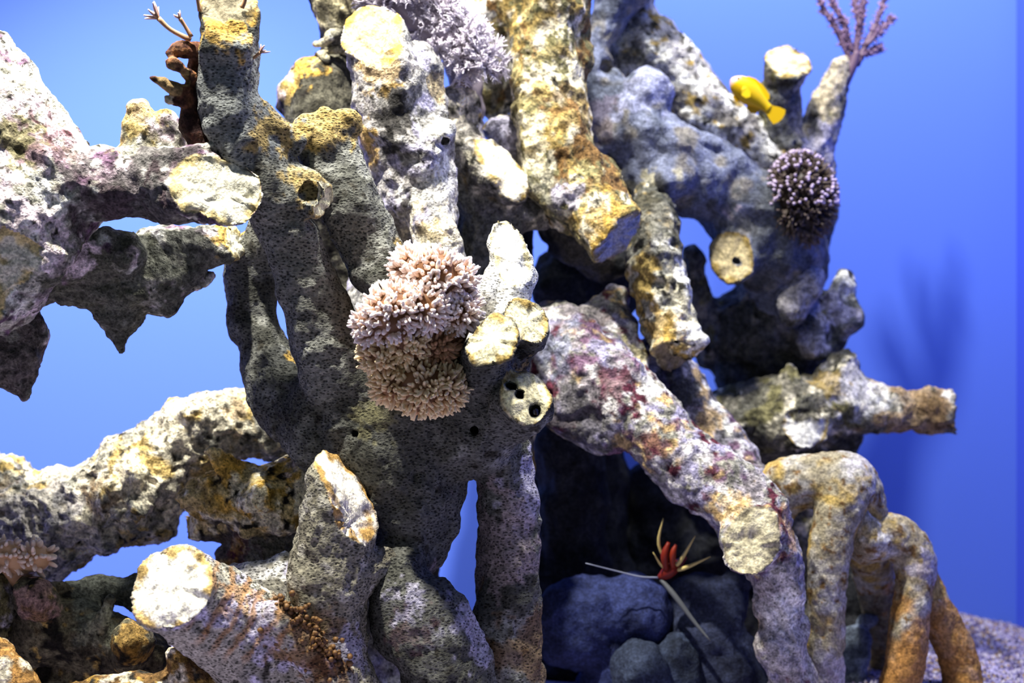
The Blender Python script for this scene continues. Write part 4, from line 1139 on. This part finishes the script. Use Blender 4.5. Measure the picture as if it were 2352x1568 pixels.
# ================================================================== branching whip coral at the upper right
GOB = lin((0.42, 0.33, 0.40)); GOT = lin((0.66, 0.54, 0.66))
gy = 0.50
gor = thing('whip_coral', 'mauve branching whip coral growing from the leaning stump at the top right', 'soft coral', P(1962, 172, gy))
stems = [([(1936, 205, 10), (1948, 172, 13), (1960, 145, 12), (1968, 118, 9)], 0.0),
         ([(1960, 150, 8), (1943, 115, 7), (1920, 65, 7), (1893, 22, 6), (1880, -5, 5)], 0.0), ([(1958, 120, 7), (1948, 90, 7), (1938, 50, 7), (1915, 12, 6), (1905, -30, 5)], 0.0),
         ([(1966, 140, 8), (1968, 100, 8), (1977, 50, 8), (1983, 5, 7), (1988, -70, 5)], 0.02), ([(1976, 62, 6), (1966, 20, 6), (1955, -60, 5)], 0.03),
         ([(1968, 150, 8), (1990, 100, 8), (2012, 55, 6), (2028, 10, 6), (2042, -60, 4)], 0.05), ([(1990, 105, 6), (2020, 72, 6), (2050, 42, 5)], 0.05), ([(1975, 130, 7), (2000, 118, 6), (2022, 110, 5)], 0.03)]
for si, (st, dy) in enumerate(stems):
    w = np.array([[*P(a, b, gy + dy * (i / (len(st) - 1))), r * S(gy)] for i, (a, b, r) in enumerate(st)])
    so = put('stem', tube(w, 7), MAT_FLESH, GOB, gor)
    if si == 0:
        continue
    p = catmull(w, 12)
    k = rng.integers(int(len(p) * 0.25), len(p), 150)
    dd = unit(rng.normal(size=(150, 3)))
    V, F, cc = fingers(p[k, :3] + dd * p[k, 3:4] * 0.7, dd + unit(np.gradient(p[:, :3], axis=0))[k] * 0.7, rng.uniform(0.008, 0.016, 150), 0.0022, GOB, GOT, bend=0.2, rings=3, sides=4)
    link('polyps', raw_mesh('polyps', V - np.array(gor.location), F, MAT_FLESH, cc), so, 'stuff')

# ================================================================== small peach polyps, lower left
lp, lm = reef('leather_coral', 'small peach fan of soft coral at the left edge, on the yellowish arm', [C('lobe', [(20, 1330, -0.27, 26), (40, 1290, -0.30, 34), (20, 1272, -0.32, 30)]), C('lobe', [(40, 1300, -0.28, 26), (85, 1280, -0.32, 24)]), C('lobe', [(0, 1300, -0.28, 30), (-40, 1275, -0.3, 40)])],
    base=lin((0.82, 0.66, 0.50)), h=0.005, seed=44, mat=MAT_FLESH, cat='soft coral', floor_clip=False, k=0.015, warp=())
d = sphere_dirs(130, lambda q: (q[:, 1] < 0.4))
cs_ = np.array([P(30, 1275, -0.32), P(85, 1280, -0.32), P(-20, 1272, -0.31)])[rng.integers(0, 3, len(d))]
V, F, cc = fingers(cs_ + d * 0.024, d + np.array((0.5, -0.2, 0.0)), rng.uniform(0.015, 0.03, len(d)), 0.0055, lin((0.86, 0.70, 0.55)), lin((0.97, 0.90, 0.84)), bend=0.2)
link('finger_polyps', raw_mesh('finger_polyps', V - np.array(lp.location), F, MAT_FLESH, cc), lp, 'stuff')

# brown crust on the sawn stub
n = 300
t = rng.uniform(0, 1, n)
cr = thing('crust_polyps', 'crust of small brown button polyps on the flank of the ringed stub', 'polyp colony', P(720, 1500, -0.62))
pos = np.array([P(645 + 118 * a + rng.normal() * 24, 1400 + 140 * a + rng.normal() * 24, -0.612 + 0.03 * a + rng.normal() * 0.006) for a in t])
V, F, cc = fingers(pos, np.tile((0.2, -1, 0.5), (n, 1)) + rng.normal(size=(n, 3)) * 0.4, rng.uniform(0.006, 0.015, n), rng.uniform(0.003, 0.007, n), lin((0.26, 0.18, 0.10)), lin((0.46, 0.33, 0.18)), bend=0.1, rings=3, sides=6, club=1.1)
link('button_polyps', raw_mesh('button_polyps', V - np.array(cr.location), F, MAT_FLESH, cc), cr, 'stuff')

# ================================================================== fish
YEL = lin((0.93, 0.76, 0.05)); YELD = lin((0.82, 0.62, 0.06)); PINK = lin((0.97, 0.80, 0.80))
fy = 0.27
org = P(1682, 184, fy); u = unit(P(1768, 252, fy) - org); yaw = np.array((0, 1, 0)); vdir = unit(np.cross(yaw, u)) * -1
if vdir[2] < 0:
    vdir = -vdir
wdir = np.array((0, -1.0, 0))
fs = S(fy)
fish = thing('fish', 'small yellow fish with a pale pink face swimming beside the round capped post', 'fish', org + u * 0.05)


def fp(a, b, c=0.0):                       # body axis, up, towards the viewer, in photo pixels
    return org + (u * a + vdir * b + wdir * c) * fs


prof = [(-4, 4, -4, 4), (0, 11, -10, 8), (6, 17, -17, 12), (14, 23, -22, 15), (26, 27, -26, 17), (40, 29, -28, 17), (55, 27, -26, 15), (70, 22, -22, 12), (85, 16, -16, 8), (98, 12, -12, 5), (108, 11, -12, 4)]
prof = catmull(np.array(prof, float), 3)
K = 20
V, cc = [], []
for a, top, bot, wd in prof:
    for k in range(K):
        an = 2 * math.pi * k / K
        z = math.sin(an)
        h = top if z > 0 else -bot
        V.append(fp(a, (top + bot) * 0.0 + h * z, wd * math.cos(an) * (1 - 0.12 * abs(z))))
        m = np.clip((11 - a + 3 * math.sin(an * 2)) / 7, 0, 1)
        belly = np.clip((-z - 0.2), 0, 1)
        cc.append((YEL * (1 - belly) + YELD * belly) * (1 - m) + PINK * m)
nr = len(prof)
F = [(i * K + k, i * K + (k + 1) % K, (i + 1) * K + (k + 1) % K, (i + 1) * K + k) for i in range(nr - 1) for k in range(K)]
F += [tuple(range(K))[::-1], tuple((nr - 1) * K + k for k in range(K))]
FO = np.array(fish.location)
bodyo = link('body', raw_mesh('body', np.array(V) - FO, F, MAT_FISH, np.array(cc)), fish)


def fin(name, outline, off, th=1.2, col=YEL, parent=fish, tilt=0.0):
    n = len(outline)
    V = [fp(a, b, off + th + tilt * i / n) for i, (a, b) in enumerate(outline)] + [fp(a, b, off - th + tilt * i / n) for i, (a, b) in enumerate(outline)]
    F = [tuple(range(n)), tuple(range(2 * n - 1, n - 1, -1))] + [(i, i + n, (i + 1) % n + n, (i + 1) % n) for i in range(n)]
    return link(name, raw_mesh(name, np.array(V) - FO, F, MAT_FISH, np.tile(col, (2 * n, 1)), smooth=False), parent)


fin('dorsal_fin', [(16, 20), (24, 30), (40, 36), (60, 35), (76, 31), (88, 27), (94, 18), (90, 12), (60, 18), (30, 20)], 0)
fin('tail_fin', [(102, 10), (112, 13), (124, 19), (138, 22), (143, 14), (145, 2), (143, -10), (137, -21), (124, -18), (112, -13), (102, -10)], 0, col=lin((0.92, 0.74, 0.08)))
fin('anal_fin', [(58, -18), (66, -30), (80, -33), (90, -27), (92, -12), (75, -14)], 0, col=YELD)
fin('pelvic_fin', [(22, -20), (26, -31), (38, -35), (42, -30), (36, -20)], 4, col=YELD)
fin('pectoral_fin', [(28, 2), (36, 5), (50, 1), (56, -8), (50, -17), (38, -18), (30, -8)], 16, col=lin((0.98, 0.84, 0.12)), tilt=4)
ec = fp(9, 9, 11)
eV, eF, _ = fingers(ec[None], wdir[None], 2.2 * fs, 3.4 * fs, lin((0.08, 0.07, 0.05)), lin((0.05, 0.05, 0.04)), bend=0, rings=3, sides=10, club=0.8)
link('eye', raw_mesh('eye', eV - FO, eF, MAT_FISH, np.tile(lin((0.12, 0.10, 0.04)), (len(eV), 1))), fish)

# ================================================================== red spiny animal in the crevice
RED = lin((0.40, 0.09, 0.05)); SPN = lin((0.80, 0.72, 0.44)); ANT = lin((0.52, 0.54, 0.62))
ry = 0.02
crus = thing('shrimp', 'small red spiny animal with pale spines and long thin white feelers in the dark crevice', 'shrimp', P(1535, 1325, ry))
put('body', pxtube([(1512, 1326, ry, 5), (1528, 1318, ry, 14), (1545, 1305, ry, 15), (1562, 1290, ry + 0.02, 10), (1575, 1280, ry + 0.03, 4)], 10), MAT_FLESH, RED, crus)
put('claw', pxtube([(1530, 1310, ry - 0.01, 6), (1526, 1275, ry - 0.02, 9), (1536, 1245, ry - 0.02, 4)], 8), MAT_FLESH, lin((0.46, 0.12, 0.05)), crus)
put('claw', pxtube([(1545, 1305, ry - 0.01, 6), (1545, 1272, ry - 0.02, 8), (1553, 1250, ry - 0.02, 3)], 8), MAT_FLESH, lin((0.50, 0.15, 0.06)), crus)
for a, b, r in (((1513, 1250), (1523, 1190), 4), ((1562, 1288), (1597, 1230), 5), ((1570, 1305), (1632, 1278), 5), ((1520, 1300), (1500, 1268), 3)):
    put('spine', pxtube([(1540, 1308, ry, r * 0.6), (*a, ry - 0.01, r), (*b, ry - 0.03, 1)], 6), MAT_FLESH, SPN, crus)
put('feeler', pxtube([(1512, 1326, ry, 2.4), (1470, 1324, ry - 0.01, 2.2), (1420, 1312, ry - 0.02, 1.8), (1345, 1293, ry - 0.04, 1.0)], 6), MAT_FLESH, ANT, crus)
put('feeler', pxtube([(1518, 1330, ry, 5), (1550, 1368, ry - 0.02, 7), (1595, 1428, ry - 0.04, 5), (1632, 1472, ry - 0.06, 2)], 6), MAT_FLESH, lin((0.34, 0.35, 0.36)), crus)

# ================================================================== gravel at the lower right
GX = np.linspace(0.35, WALL_X - 0.004, 90); GY = np.linspace(0.10, WALL_Y - 0.004, 70)
gx, gyy = np.meshgrid(GX, GY, indexing='ij')
pts = np.stack([gx.ravel(), gyy.ravel(), np.zeros(gx.size)], 1)
hh = (0.085 * np.exp(-((gx - 1.08) / 0.28) ** 2 - ((gyy - 0.78) / 0.30) ** 2)).ravel() + 0.012 + 0.006 * fbm(pts, 0.06, 3, 5)
pts[:, 2] = hh
gv = pts - np.array((0.9, 0.5, 0))
gf = np.array([(i * 70 + j, (i + 1) * 70 + j, (i + 1) * 70 + j + 1, i * 70 + j + 1) for i in range(89) for j in range(69)])
grav = link('gravel_bank', raw_mesh('gravel_bank', gv, gf, MAT_FLOOR), None, 'stuff')
grav.location = (0.9, 0.5, 0)
grav['label'] = 'violet grey gravel banked against the back wall at the lower right'
grav['category'] = 'gravel'
n = 7000
sx = rng.uniform(0.45, WALL_X - 0.012, n); sy = rng.uniform(0.15, WALL_Y - 0.012, n)
sz = 0.085 * np.exp(-((sx - 1.08) / 0.28) ** 2 - ((sy - 0.78) / 0.30) ** 2) + 0.013
rad = rng.uniform(0.003, 0.0075, n)
octv = np.array([(1, 0, 0), (-1, 0, 0), (0, 1, 0), (0, -1, 0), (0, 0, 1), (0, 0, -1)], float)
octf = np.array([(0, 2, 4), (2, 1, 4), (1, 3, 4), (3, 0, 4), (2, 0, 5), (1, 2, 5), (3, 1, 5), (0, 3, 5)])
sv = octv[None] * rad[:, None, None] * rng.uniform(0.6, 1.3, (n, 6, 1)) + np.stack([sx, sy, sz], 1)[:, None]
sv = sv.reshape(-1, 3) - np.array((0.9, 0.5, 0))
sf = (octf[None] + (np.arange(n) * 6)[:, None, None]).reshape(-1, 3)
pal = np.array([lin((0.62, 0.58, 0.72)), lin((0.42, 0.38, 0.55)), lin((0.75, 0.72, 0.78)), lin((0.32, 0.29, 0.42)), lin((0.62, 0.52, 0.40))])
scol = pal[rng.integers(0, 5, n)].repeat(6, 0)
st = link('gravel', raw_mesh('gravel', sv, sf, MAT_FLESH, scol, smooth=False), grav, 'stuff')
